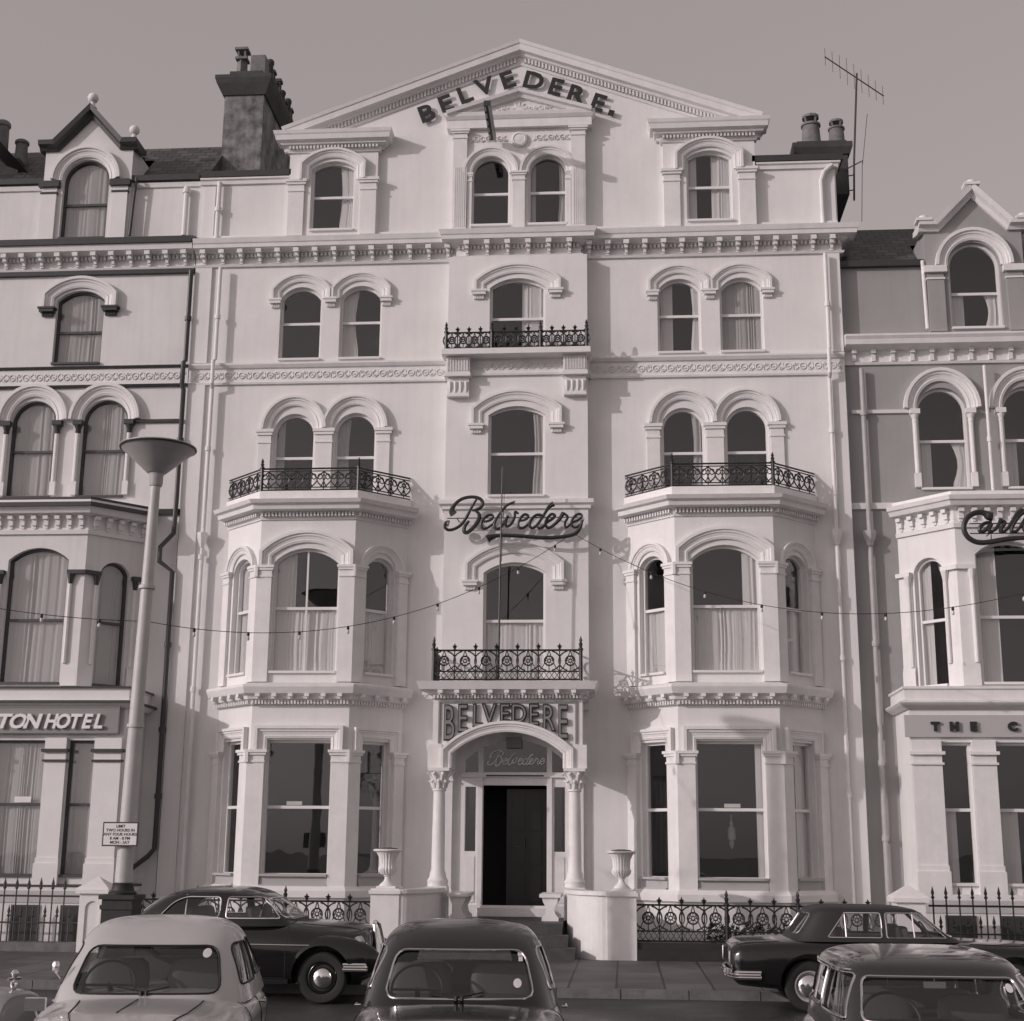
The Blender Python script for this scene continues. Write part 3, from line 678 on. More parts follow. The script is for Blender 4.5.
# scroll bracket at right end of string course
# --- canted bays
def canted(bld, cx, half, obl, dep, z0, z1, wfront, wside, m, trim, corners=None, y0=0.0, sidearch=True):
    """returns frames: left oblique, front, right oblique and their hole lists"""
    L = math.hypot(obl, dep); a = math.atan2(dep, obl)
    fl = face(cx-half-obl, y0, -a); ff = face(cx-half, y0-dep, 0); fr = face(cx+half, y0-dep, a)
    return fl, ff, fr, L
for bi, s in enumerate((-1, 1)):
    cx = s*4.09; half = .95; obl = .90; dep = .87
    # first floor
    fl, ff, fr, L = canted(B, cx, half, obl, dep, 0, 0, 0, 0, WALL, TRIM)
    hl, hf, hr = [], [], []
    cu = [('half',), ('L', .3, 0)] if s < 0 else [('half',), ('R', .22, 0)]
    window(B, ff, hf, half, 5.28, 1.22, 7.42, .24, rail=6.52, cur=cu, vbar=s < 0, seed=70+s)
    window(B, fl, hl, L/2, 5.28, .56, 7.36, .17, rail=6.52, cur=[('half',)] if s > 0 else [('net',)], seed=73+s)
    window(B, fr, hr, L/2, 5.28, .56, 7.36, .17, rail=6.52, cur=[('half',)], seed=76+s)
    hood(B, ff, half, .82, 7.36, 7.60, .34, width=.24, stops=False, d=.12)
    for f_ in (fl, fr): hood(B, f_, L/2, .43, 7.36, 7.42, .34, width=.17, stops=False, d=.1)
    pw = .27
    for f_, LL in ((fl, L), (ff, 2*half), (fr, L)):
        e0 = .0 if f_ is ff else .0
        pilaster(B, f_, 0.0, pw if f_ is ff else .22, 5.06, 7.36, d=.07, cap=.24, capd=.05)
        pilaster(B, f_, LL-(pw if f_ is ff else .22), LL, 5.06, 7.36, d=.07, cap=.24, capd=.05)
    for f_, LL, hh in ((fl, L, hl), (ff, 2*half, hf), (fr, L, hr)):
        wall(B, f_, [(0, 4.9), (LL, 4.9), (LL, 8.5), (0, 8.5)], hh, WALL, 'bay_wall', th=.2)
    bp = [(cx-half-obl, 0), (cx-half, -dep), (cx+half, -dep), (cx+half+obl, 0)]
    corner_fill(B, bp, .07, 5.06, 7.12, TRIM); corner_fill(B, bp, .118, 7.12, 7.359, TRIM)
    corner_fill(B, bp, .09, 1.24, 3.52, TRIM); corner_fill(B, bp, .148, 3.52, 3.759, TRIM)
    # balcony cornice above first floor
    bc = MB(); bc.cornice(bp, [(-.06, 8.28), (.03, 8.28), (.04, 8.33), (.05, 8.42), (.27, 8.45), (.29, 8.53), (.36, 8.56), (.40, 8.63), (.10, 8.66), (.10, 8.86), (-.06, 8.86)])
    bc.row(bp, .07, .035, .04, .13, 8.34, 8.42)
    bc.poly_prism([(cx-half-obl+.02, .02), (cx-half, -dep+.02), (cx+half, -dep+.02), (cx+half+obl-.02, .02)][::1], 8.6, 8.85)
    bo = bc.build('balcony', TRIM, B)
    rp = [(cx-half-obl-.04, -.02), (cx-half-.03, -dep-.04), (cx+half+.03, -dep-.04), (cx+half+obl+.04, -.02)]
    railing(bo, rp, 8.87, 9.33, .30, leaf=True, fin=False, posth=.22, skip=(0, 3))
    # ledge over ground floor
    lc = MB(); lp = [(cx-half-obl-.03, 0), (cx-half-.01, -dep-.03), (cx+half+.01, -dep-.03), (cx+half+obl+.03, 0)]
    lc.cornice(lp, [(-.1, 4.62), (.02, 4.62), (.03, 4.68), (.12, 4.72), (.14, 4.78), (.23, 4.82), (.28, 4.94), (.28, 4.99), (.0, 5.05), (-.1, 5.05)])
    lc.row(lp, .065, .035, .02, .085, 4.63, 4.70)
    led = lc.build('bay_cornice', TRIM, B)
    mod = MB(); mod.box(-.045, .045, -.24, -.0, 0, .06); mod.lathe([(.035, -.03), (.035, .0)], (0, -.17, 0), 8)
    brackets(led, lp, .33, 4.755, TRIM, 'modillion', src=mod)
    # ground floor
    fl, ff, fr, L = canted(B, cx, half, obl, dep, 0, 0, 0, 0, WALL, TRIM)
    hl, hf, hr = [], [], []
    window(B, ff, hf, half, 1.47, 1.20, 3.90, 0, rail=2.69, cur=None if s < 0 else [('R', .1, 0)], seed=80+s, silld=.0, sill=False)
    window(B, fl, hl, L/2, 1.47, .56, 3.90, 0, rail=2.69, sill=False, seed=82+s)
    window(B, fr, hr, L/2, 1.47, .56, 3.90, 0, rail=2.69, sill=False, cur=[('R', .5, 0)] if s > 0 else None, seed=84+s)
    hood(B, ff, half, .74, 3.75, 4.1, 0, width=.24, stops=False, d=.12, flat=True)
    for f_ in (fl, fr): hood(B, f_, L/2, .42, 3.75, 4.1, 0, width=.2, stops=False, d=.1, flat=True)
    for f_, LL, w_ in ((fl, L, .23), (ff, 2*half, .30), (fr, L, .23)):
        pilaster(B, f_, 0, w_, 1.24, 3.76, d=.09, cap=.24, capd=.06)
        pilaster(B, f_, LL-w_, LL, 1.24, 3.76, d=.09, cap=.24, capd=.06)
    for f_, LL, hh in ((fl, L, hl), (ff, 2*half, hf), (fr, L, hr)):
        wall(B, f_, [(0, -.1), (LL, -.1), (LL, 4.9), (0, 4.9)], hh, WALL, 'bay_wall', th=.2)
        hw = .64 if LL > 1.5 else .33
        pn = MB(f_); pn.box(LL/2-hw, LL/2+hw, -.09, -.001, 1.24, 1.27); pn.box(LL/2-hw, LL/2+hw, -.05, -.001, 1.27, 1.415); pn.box(LL/2-hw-.0, LL/2+hw, -.12, .1, 1.415, 1.46)
        pn.build('window_sill', SIGNG if False else mat('grey sill paint', 0.42, .6), B)
    pb = MB(); pb.cornice(lp, [(-.1, .1), (.10, .1), (.10, 1.0), (.16, 1.04), (.16, 1.16), (.08, 1.24), (-.1, 1.24)]); pb.build('bay_plinth', WALL, B)
# dark backing standing in for unlit rooms, and building shell
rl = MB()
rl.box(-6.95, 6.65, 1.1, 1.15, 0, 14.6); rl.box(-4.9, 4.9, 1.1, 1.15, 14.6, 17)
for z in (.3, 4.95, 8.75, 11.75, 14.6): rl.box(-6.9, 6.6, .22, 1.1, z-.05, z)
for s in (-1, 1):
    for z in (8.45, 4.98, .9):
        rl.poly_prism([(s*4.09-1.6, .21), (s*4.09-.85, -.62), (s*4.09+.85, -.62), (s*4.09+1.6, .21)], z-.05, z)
rl.build('dark_room_backing', ROOM, B)
for q in ((-6.99, -6.8, .2, 9), (6.5, 6.69, .2, 9), (-6.8, 6.5, 8.8, 9)): MB().box(*q, -.1, 16.0).build('side_wall', GREYW, B)
rf = MB(face(0, 0)); rf.slab([(-4.98, 16.9), (0, 18.72), (4.98, 16.9), (4.98, 16.8), (-4.98, 16.8)], [], .21, 9)
rf.box(-6.95, -4.99, .3, 9, 16.0, 16.18); rf.box(4.99, 6.65, .3, 9, 16.0, 16.18)
rf.build('roof', SLATE, B)

# --- porch
PX = -.08
pf = face(PX, -1.0)
arch_out = [(-1.42, 3.42)]
ho = [(-1.06, 3.41)] + [(a, b) for a, b in arch_top(2.12, 3.72, .40, 16)] + [(1.06, 3.41)]
pw_ = MB(pf)
outer = [(-1.42, 3.42), (-1.06, 3.42)] + [(a, b) for a, b in arch_top(2.12, 3.72, .40, 16)] + [(1.06, 3.42), (1.42, 3.42), (1.42, 4.72), (-1.42, 4.72)]
pw_.slab(outer[::-1], [], 0, .3)
# side beams + soffit
pw_.box(-1.42, -1.08, .3, .999, 3.42, 4.72); pw_.box(1.08, 1.42, .3, .999, 3.42, 4.72); pw_.box(-1.07, 1.07, .3, .95, 4.2, 4.72)
pw_.box(-1.5, -1.24, -.05, .34, 3.42, 3.86); pw_.box(1.24, 1.5, -.05, .34, 3.42, 3.86)
porch = pw_.build('porch', TRIM, B)
am = MB(pf); am.sweep([(-1.15, 3.42)]+[(a, b) for a, b in arch_top(2.30, 3.74, .46, 18)]+[(1.15, 3.42)], hood_prof(.2, .1)); am.build('arch_moulding', TRIM, porch)
bd = MB(pf); bd.sweep([(-1.30, 3.88), (-1.30, 4.66), (1.30, 4.66), (1.30, 3.88)], [(-.015, 0), (-.015, .03), (.015, .03), (.015, 0)]); bd.build('board_frame', SIGNG, porch)
for s in (-1, 1):
    cxx = PX+s*1.27; cm = MB()
    cm.box(cxx-.19, cxx+.19, -1.19, -.81, .69, 1.27)
    cm.lathe([(.19, 1.27), (.19, 1.33), (.2, 1.37), (.17, 1.41), (.155, 1.44), (.15, 1.5), (.125, 1.56), (.12, 2.2), (.108, 3.0)], (cxx, -1.0, 0), 24)
    c_ = cm.build('column', TRIM, porch)
    cp = MB(); cp.lathe([(.11, 2.99), (.13, 3.0), (.13, 3.03), (.11, 3.05), (.13, 3.2), (.19, 3.34), (.2, 3.36)], (cxx, -1.0, 0), 24)
    cp.box(cxx-.2, cxx+.2, -1.2, -.8, 3.36, 3.42)
    for ring, (zb, zt, rb, rt) in enumerate(((3.05, 3.2, .12, .175), (3.14, 3.34, .13, .22))):
        for k in range(8):
            a = 2*math.pi*(k+.5*ring)/8
            pts = [(cxx+r_*math.cos(a), -1+r_*math.sin(a), z_) for r_, z_ in ((rb, zb), (rb+.015, (zb+zt)/2), (rt, zt-.01), (rt+.03, zt-.045))]
            cp.tube(pts, [.03, .036, .028, .014], 6)
    cp.build('capital', TRIM, c_)
    # wall respond behind the column
    pilaster(B, F0, PX+s*1.27-.14, PX+s*1.27+.14, .69, 3.42, d=.12, cap=.2, base=.5)
# porch cornice (balcony slab)
pcn = MB(); pp = [(PX-1.42, -.3), (PX-1.42, -1.02), (PX+1.42, -1.02), (PX+1.42, -.3)]
pcn.cornice(pp, [(-.1, 4.72), (.02, 4.72), (.04, 4.78), (.1, 4.8), (.13, 4.85), (.24, 4.88), (.28, 4.98), (.3, 5.03), (-.1, 5.04)])
pcn.poly_prism([(PX-1.4, -.3), (PX-1.4, -1.0), (PX+1.4, -1.0), (PX+1.4, -.3)][::1], 4.73, 5.035)
pcn.row(pp, .065, .035, .02, .09, 4.725, 4.79)
pco = pcn.build('balcony', TRIM, B)
brackets(pco, pp, .33, 4.81, TRIM, 'modillion', src=mod)
railing(pco, [(PX-1.4, -.32), (PX-1.4, -1.22), (PX+1.4, -1.22), (PX+1.4, -.32)], 5.05, 5.62, .40, posth=.27, skip=(0, 3))
# door wall
dw_holes = [[(-.62, .865), (-.62, 3.15), (.62, 3.15), (.62, .865)],
            [(-.97, 1.9), (-.97, 3.12), (-.76, 3.12), (-.76, 1.9)], [(.76, 1.9), (.76, 3.12), (.97, 3.12), (.97, 1.9)]]
import math as _m
def fan_z(u): 
    rad = (1.0**2+.42**2)/(2*.42); return 3.60+.42-rad+math.sqrt(max(0, rad*rad-u*u))
dw_holes.append([(-.62, 3.4)]+[(u, fan_z(u)) for u in [-.62+1.24*i/8 for i in range(9)]]+[(.62, 3.4)])
for s in (-1, 1):
    us = [.72, .8, .88, .97]
    L_ = [(s*.72, 3.4)]+[(s*u, fan_z(u)-.01) for u in us]+[(s*.97, 3.4)]
    dw_holes.append(L_)
dwm = MB(F0); dwm.slab([(-1.46, .695), (-.625, .695), (-.625, .86), (.625, .86), (.625, .695), (1.46, .695), (1.46, 4.7), (-1.46, 4.7)], dw_holes, -.02, .12)
dws = dwm.build('door_surround', TRIM, B)
ds = MB(F0); ds.box(-.72, -.63, -.06, -.021, .86, 3.36).box(.63, .72, -.06, -.021, .86, 3.36).box(-1.05, 1.05, -.08, -.021, 3.30, 3.39)
ds.box(-.7, .7, -.14, -.021, .70, .858)
for s in (-1, 1):
    for z_ in ((.95, 1.8),): ds.box(s*.865-.09, s*.865+.09, -.035, -.021, *z_)
ds.build('door_architrave', TRIM, dws)
MB(F0).box(-.56, .56, -.085, -.081, 3.315, 3.345).build('painted_shadow_strip', DARKT, dws)  # solid dark strip on the lintel, painted in for a gap's shade
MB(F0).box(-1.46, 1.46, -1.0, .9, .1, .69).build('porch_floor', STONED, B)
for s in (-1, 1): MB(F0).box(s*.865-.115, s*.865+.115, .02, .025, 1.88, 3.13).build('side_light', GLASS, dws)
MB(F0).box(-1.0, 1.0, .02, .025, 3.40, 4.05).build('fanlight_glass', GLASS, dws)
MB(F0).box(-.17, .13, -.12, -.021, 3.86, 4.07).build('porch_lantern', SIGNG, dws)
dl = MB(F0); dl.box(-.2, .6, .55, .60, .87, 3.1); dl.box(-.2, -.12, .53, .55, .87, 3.1); dl.box(.52, .6, .53, .55, .87, 3.1)
for z_ in ((.95, 1.5), (1.65, 2.2), (2.3, 3.0)):
    for u_ in (-.08, .24): dl.box(u_, u_+.24, .52, .55, *z_)
dr = dl.build('door', DOOR, B)
MB(F0).box(-.09, .09, .48, .52, 1.98, 2.0).tube([(.16, .47, 1.95), (.16, .47, 2.15)], .012, 6).build('door_handle', IRONG, dr)
MB().box(-.9, -.7, .125, 1.1, .3, 3.3).box(.7, .9, .125, 1.1, .3, 3.3).box(-.9, .9, .125, 1.1, 3.31, 3.36).box(-.9, .9, .125, 1.1, .7, .86).build('vestibule', DOOR, B)  # lined in the door's near-black, which paints in the entrance shade
# steps
ep = MB(); ep.box(-1.0, 1.0, -2.2, -1.0, .1, .689).box(-1.12, 1.12, -2.52, -2.2, .1, .50).box(-1.35, 1.25, -2.87, -2.52, .1, .31)
tag(ep.build('entrance_steps', STONED, None, base=(0, -2.5, .12)), 'dark stone steps leading up between the curved white walls to the open front door', 'steps')
# blocked areas (basement area wall faces)
MB().box(-6.97, 6.67, -.08, -.001, -.1, .9).build('base_course', WALL, B)
# pipes on the hotel
def pipe(parent, pts, r, m, name='drainpipe', collars=(), hopper=None):
    mb = MB(); mb.tube(pts, r, 10)
    for (x, y, z) in collars: mb.tube([(x, y, z-.05), (x, y, z+.05)], r*1.45, 10)
    if hopper: 
        x, y, z = hopper; mb.lathe([(r*1.1, -.15), (r*2.6, .05), (r*2.8, .15)], (x, y, z), 8)
    return mb.build(name, m, parent)
def jog(x, y0, z0, z1, y1): return
pipe(B, [(-6.40, -.16, 14.02), (-6.40, -.16, 11.95), (-6.42, -.22, 11.9), (-6.42, -.22, 11.4), (-6.44, -.12, 11.3), (-6.46, -.12, .2)], .042, TRIM, collars=[(-6.40, -.16, 12.9), (-6.45, -.12, 10), (-6.46, -.12, 7.7), (-6.46, -.12, 5), (-6.46, -.12, 2.6)], hopper=(-6.45, -.14, 8.05))
pipe(B, [(6.38, -.16, 14.02), (6.38, -.16, 11.95), (6.36, -.22, 11.9), (6.36, -.22, 11.4), (6.36, -.12, 11.3), (6.36, -.12, .2)], .042, TRIM, collars=[(6.38, -.16, 12.9), (6.36, -.12, 10.2), (6.36, -.12, 5.6), (6.36, -.12, 3)], hopper=(6.36, -.14, 8.0))
pipe(B, [(6.62, -.10, 16.05), (6.45, -.10, 15.9), (6.38, -.10, 15.7), (6.38, -.10, 14.72)], .05, TRIM, collars=[])
pipe(B, [(-6.55, -.10, 16.05), (-6.55, -.10, 14.72)], .05, TRIM, collars=[(-6.55, -.10, 15.4)])
# chimneys
ch = MB(); ch.box(-7.05, -6.12, 1.5, 5.0, 16.0, 19.15)
cst = ch.build('chimney', STACK, B)
cc = MB(); cc.cornice([(-7.05, 5.0), (-7.05, 1.5), (-6.12, 1.5), (-6.12, 5.0)], [(-.05, 19.05), (.04, 19.05), (.16, 19.3), (.2, 19.42), (.2, 19.5), (-.05, 19.55)]); cc.box(-6.98, -6.2, 1.55, 4.9, 19.5, 19.72)
cc.box(-7.0, -6.18, 1.55, 4.9, 19.4, 19.52)
cc.build('chimney_coping', STACKD, cst)
def pot(parent, x, y, z, h, r, kind, m=POT):
    p = MB()
    if kind == 0: p.lathe([(r*1.1, 0), (r, h*.2), (r*.9, h*.85), (r*1.1, h*.88), (r*1.1, h*.95), (r*.8, h)], (x, y, z), 12)
    else:
        p.lathe([(r, 0), (r*.9, h*.6)], (x, y, z), 4, smooth=False); p.box(x-r, x+r, y-r, y+r, z+h*.6, z+h*.68)
        for k in range(4):
            a = math.pi/4+k*math.pi/2; p.tube([(x+r*.8*math.cos(a), y+r*.8*math.sin(a), z+h*.68), (x+r*.8*math.cos(a), y+r*.8*math.sin(a), z+h*.92)], .03, 4)
        p.box(x-r*1.1, x+r*1.1, y-r*1.1, y+r*1.1, z+h*.92, z+h)
    p.build('chimney_pot', m, parent)
pot(cst, -6.78, 1.85, 19.7, .75, .14, 1); 
MB().box(-6.55, -6.2, 1.75, 2.1, 19.7, 20.25).build('chimney_pot', POT, cst)
for k in range(9): pot(cst, -6.34+.03*(k % 2), 2.3+k*.31, 19.7, .68+.12*((k*2) % 3), .09, (k+1) % 2, STACKD)
ch2 = MB(); ch2.box(6.05, 7.15, 1.0, 2.6, 15.9, 16.95); c2 = ch2.build('chimney', STACKD, B)
cc = MB(); cc.cornice([(6.05, 2.6), (6.05, 1.0), (7.15, 1.0), (7.15, 2.6)], [(-.05, 16.85), (.04, 16.85), (.1, 17.0), (.1, 17.12), (-.05, 17.12)]); cc.box(6.06, 7.14, 1.01, 2.59, 17.0, 17.2); cc.build('chimney_coping', STACKD, c2)
for (x_, r_, h_) in ((6.42, .2, .75), (6.98, .17, .62)):
    p = MB(); p.lathe([(r_*1.25, 0), (r_*1.1, .06), (r_*.95, h_*.7), (r_*1.1, h_*.72), (r_*1.1, h_*.78), (r_*.7, h_*.8)], (x_, 1.3, 17.15), 12)
    for k in range(4):
        a = k*math.pi/2+.6; p.tube([(x_+r_*.7*math.cos(a), 1.3+r_*.7*math.sin(a), 17.15+h_*.8), (x_+r_*.8*math.cos(a), 1.3+r_*.8*math.sin(a), 17.15+h_)], .03, 4)
    p.tube([(x_, 1.3, 17.15+h_*.98), (x_, 1.3, 17.15+h_*1.06)], r_*.95, 10)
    p.build('chimney_pot', POT, c2)
# ================================================================== NEIGHBOURS
def neighbour(bld, cx, y0, xa, xb, W, TR, DK, FM, left, lowW=None):
    """xa, xb: wall extent; DK: paint of the thin mouldings"""
    lowW = lowW or W
    f0 = face(0, y0); hs = []
    sgn = 1 if left else -1
    # ---- second floor twins
    tw = .78 if left else .85
    for t in (-1, 1):
        u = cx+t*tw
        cur = [('full',)] if left else [('LL', .26, 0), ('RL', .3, .12)]
        window(bld, f0, hs, u, 9.06, .90, 10.66, .45, rail=10.05, fm=FM, cur=cur, seed=int(90+t+cx))
        hood(bld, f0, u, .635, 10.70, 10.70, .67 if left else .72, width=.26, stops=False, m=TR, d=.14 if t < 0 else .137)
        for k in (-1, 1):
            pp_ = MB(f0); c = u+k*.555
            pp_.lathe([(.05, 9.35), (.05, 10.42)], (c, -.045, 0), 10); pp_.box(c-.06, c+.06, -.09, .0, 9.06, 9.35)
            po = pp_.build('colonnette', TR, bld)
            cpx = MB(f0); cpx.lathe([(.05, 10.4), (.06, 10.45), (.05, 10.47), (.09, 10.58)], (c, -.05, 0), 10); cpx.box(c-.1, c+.1, -.14, .0, 10.58, 10.68)
            cpx.build('capital', DK if left else TR, po)
    im = MB(); 
    ix = [(xa+.1, cx-tw-.66), (cx+tw+.66, xb-.05)]
    for a, b in ix: MB().cornice([(a, y0), (b, y0)], [(-.02, 10.62), (.05, 10.62), (.06, 10.69), (-.02, 10.70)]).build('impost_band', DK, bld)
    # ---- third floor (left house only)
    top2 = 11.42
    if left:
        u = cx+.03
        window(bld, f0, hs, u, 12.0, .96, 13.42, .18, rail=12.72, fm=FM, cur=[('full',)], seed=99)
        hood(bld, f0, u, .70, 13.24, 13.52, .30, width=.24, m=TR, stopm=DK)
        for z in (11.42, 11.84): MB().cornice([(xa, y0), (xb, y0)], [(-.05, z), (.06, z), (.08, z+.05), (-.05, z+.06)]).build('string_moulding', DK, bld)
        st_ = MB(); st_.cornice([(xa, y0), (xb, y0)], [(-.05, 11.48), (.025, 11.48), (.025, 11.84), (-.05, 11.84)]); so_ = st_.build('string_course', TR, bld)
        fz = MB(); frieze_pattern(fz, [(xa+.1, y0-.025), (xb-.1, y0-.025)], 11.66, .28, .29, .022); fz.build('frieze_relief', TR, so_)
        zc = 14.08
    else: zc = 11.66
    wt = zc+.5
    wall(bld, f0, [(xa, -.1), (xb, -.1), (xb, wt), (xa, wt)], hs+[[(cx-1.7, .9), (cx-1.7, 8.0), (cx+1.7, 8.0), (cx+1.7, .9)]], W)
    # ---- eaves cornice
    cpth = [(xa, y0), (xb, y0)]
    co = MB(); co.cornice(cpth, [(-.1, zc), (.05, zc), (.07, zc+.05), (.02, zc+.07), (.02, zc+.3), (.15, zc+.32), (.3, zc+.36), (.32, zc+.46), (.36, zc+.52), (.36, zc+.56), (-.1, zc+.66)])
    cor = co.build('main_cornice', TR, bld)
    if left:
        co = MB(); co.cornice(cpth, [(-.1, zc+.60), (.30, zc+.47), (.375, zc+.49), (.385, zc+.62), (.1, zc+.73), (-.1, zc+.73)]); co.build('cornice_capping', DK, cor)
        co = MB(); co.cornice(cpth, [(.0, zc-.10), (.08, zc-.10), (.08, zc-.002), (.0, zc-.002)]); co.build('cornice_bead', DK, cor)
        brackets(cor, cpth, .385, zc+.08, TR)
        dc = MB(); dc.row(cpth, .085, .045, .02, .1, zc+.22, zc+.30); dc.build('dentil_course', TR, cor)
    else:
        sb = MB(); sb.box(-.045, .045, -.13, 0, .16, .25).box(-.04, .04, -.07, 0, 0, .16)
        brackets(cor, cpth, .40, zc+.07, TR, src=sb)
    # ---- attic: set back wall, dormer gablet
    za = zc+.66
    ha = []
    fa = face(0, y0-.10)
    zw = za+.08
    window(bld, fa, ha, cx-.03, zw+.02, .94, zw+1.36, .47, rail=zw+.84 if left else zw+.78, fm=FM, cur=[('full',)] if left else [('LL', .28, 0), ('RL', .28, .08)], seed=123)
    gx0, gx1 = cx-1.0, cx+.98; gz = zw+2.22; gp = zw+3.0
    if left: gp = zw+3.0; gz = zw+2.18
    sh = .28
    wall(bld, fa, [(gx0, za-.1), (gx1, za-.1), (gx1, gz), (gx1-sh, gz), (cx, gp), (gx0+sh, gz), (gx0, gz)], ha, W, 'dormer_wall')
    hood(bld, fa, cx-.03, .66, zw+1.36, zw+1.38, .66, width=.25, m=TR, stops=False)
    for k in (-1, 1):
        c = cx-.03+k*.80
        pl = MB(fa); pl.box(c-.17, c+.17, -.06, .01, za, zw+1.05); pl.box(c-.17, c+.17, -.05, .01, zw+1.09, zw+1.20)
        po = pl.build('pilaster', TR if left else W, bld)
        cp_ = MB(fa); cp_.box(c-.23, c+.23, -.12, .01, zw+1.20, zw+1.34); cp_.box(c-.19, c+.19, -.08, .01, zw+1.05, zw+1.09); cp_.build('capital', DK if left else TR, po)
    dk = MB(fa); dk.sweep([(gx0-.12, gz), (gx0+sh-.03, gz), (cx, gp), (gx1-sh+.03, gz), (gx1+.12, gz)], [(-.10, -.1), (-.10, .06), (-.03, .10), (.0, .20), (.10, .22), (.10, -.5), (0, -.5)])
    dk.build('gablet_coping', DK if left else TR, bld)
    for (x_, z_, r_) in ((cx, gp, .12), (gx1+.02, gz, .115), (gx0-.02, gz, .115)):
        if left and x_ < cx-.2: continue
        fb = MB()
        if left: fb.lathe([(.1, .08), (.06, .16), (.05, .22)]+[(r_*math.sin(math.pi*k/10), .33-r_*math.cos(math.pi*k/10)) for k in range(1, 11)], (x_, y0-.18, z_), 14)
        else: fb.box(x_-.16, x_+.16, y0-.34, y0-.06, z_+.08, z_+.14); fb.lathe([(.12, .14), (.11, .19), (.06, .23), (.02, .245)], (x_, y0-.2, z_), 12)
        fb.build('ball_finial' if left else 'knob_finial', TR, bld)
    for x0 in (gx0, gx1-.14): MB().box(x0+.001, x0+.139, y0+.1, y0+2.2, za-.1, gz-.01).build('dormer_cheek', W, bld)
    MB().slab([(gx0, gz-.02), (cx, gp-.02), (gx1, gz-.02)], [], y0+.11, y0+3.2).build('dormer_roof', SLATE, bld)
    zg = (zw+1.36 if left else zw+1.42)
    for a, b in ((xa, gx0-.002), (gx1+.002, xb)):
        if b-a < .1: continue
        MB().slab([(a, za-.1), (b, za-.1), (b, zg), (a, zg)], [], y0+.05, y0+.25).build('attic_wall', W, bld)
        if left: MB().cornice([(a, y0+.05), (b, y0+.05)], [(-.02, zg-.14), (.04, zg-.14), (.06, zg-.04), (-.02, zg-.02)]).build('parapet_moulding', TR, bld)
        MB().box(a-.02, b-.02, y0-.06, y0+.3, zg, zg+.13).build('gutter', DARKT, bld)
    ry, rz = (1.9, zg+1.8) if left else (2.2, zg+1.83)
    y1_, z1_ = y0+.2, zg+.05; sl = (rz-z1_)/(y0+ry-y1_)
    rr = MB()
    rr.add([(xa, y1_, z1_), (gx0, y1_, z1_), (gx0, y0+ry, rz), (xa, y0+ry, rz)], [(0,1,2,3)])
    rr.add([(gx1, y1_, z1_), (xb, y1_, z1_), (xb, y0+ry, rz), (gx1, y0+ry, rz)], [(0,1,2,3)])
    rr.add([(gx0, y1_+1.1, z1_+1.1*sl), (gx1, y1_+1.1, z1_+1.1*sl), (gx1, y0+ry, rz), (gx0, y0+ry, rz)], [(0,1,2,3)])
    rr.add([(xa, y0+ry, rz), (xb, y0+ry, rz), (xb, y0+9, z1_), (xa, y0+9, z1_), (xa, y1_, z1_), (xb, y1_, z1_)], [(0,1,2,3), (4,0,3), (1,5,2)])
    rr.build('roof', SLATE_T, bld)
    MB().box(gx0+.15, gx1-.15, y0+1.0, y0+1.05, za, gz+.3).build('dark_room_backing', ROOM, bld)
    # ---- canted bay first floor
    half, obl, dep = .97, .90, .95
    fl, ff, fr, L = canted(bld, cx, half, obl, dep, 0, 0, 0, 0, W, TR, y0=y0)
    for f_, LL, w_, sp, ri in ((fl, L, .54, 7.30, .18), (ff, 2*half, 1.14, 7.50, .20), (fr, L, .54, 7.30, .18)):
        h_ = []
        cu = [('full',)] if left else ([('L', .32, 0)] if f_ is ff else [('L', .35, 0)])
        window(bld, f_, h_, LL/2, 5.06, w_, sp, ri, rail=6.30, fm=FM, cur=cu, seed=int(130+w_*10))
        wall(bld, f_, [(0, 4.7), (LL, 4.7), (LL, 8.4), (0, 8.4)], h_, lowW, 'bay_wall')
        for a, b in ((.0, LL/2-w_/2-.10), (LL/2+w_/2+.10, LL)):
            pl = MB(f_); pl.box(a+.0, b, -.04, .01, 4.98, 7.22); pl.box(a, b+.0, -.07, .01, 4.98, 5.35); pl.box(a, b, -.055, .01, 5.35, 5.42)
            q = b-.05 if a < .01 else a+.05
            pl.lathe([(.04, 5.42), (.04, 7.02)], (q, -.065, 0), 8)
            po = pl.build('pilaster', TR, bld)
            cp_ = MB(f_); cp_.box(a-.02, b+.02, -.12, .01, 7.2, 7.28); cp_.lathe([(.04, 7.0), (.05, 7.05), (.08, 7.2)], (q, -.07, 0), 8); cp_.build('capital', DK if left else TR, po)
    bp = [(cx-half-obl, y0), (cx-half, y0-dep), (cx+half, y0-dep), (cx+half+obl, y0)]
    corner_fill(bld, bp, .04, 5.42, 7.2, TR); corner_fill(bld, bp, .068, 4.98, 5.42, TR); corner_fill(bld, bp, .118, 7.2, 7.279, DK if left else TR)
    bc = MB(); bc.cornice(bp, [(-.06, 8.02), (.05, 8.02), (.06, 8.10), (.03, 8.12), (.03, 8.38), (.22, 8.42), (.26, 8.5), (.30, 8.52), (.33, 8.60), (.12, 8.64), (.12, 8.72), (-.06, 8.76)])
    bc.poly_prism([(p[0], p[1]+.02) for p in bp], 8.5, 8.75)
    bo = bc.build('bay_cornice', TR, bld)
    if left:
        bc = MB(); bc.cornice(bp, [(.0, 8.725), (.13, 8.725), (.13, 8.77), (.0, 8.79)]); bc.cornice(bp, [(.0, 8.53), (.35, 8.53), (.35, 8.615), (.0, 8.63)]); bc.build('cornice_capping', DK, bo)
    sb = MB(); sb.box(-.05, .05, -.16, 0, .18, .25).box(-.045, .045, -.1, 0, .06, .18).box(-.03, .03, -.06, 0, 0, .06)
    brackets(bo, bp, .24, 8.13, TR, src=sb)
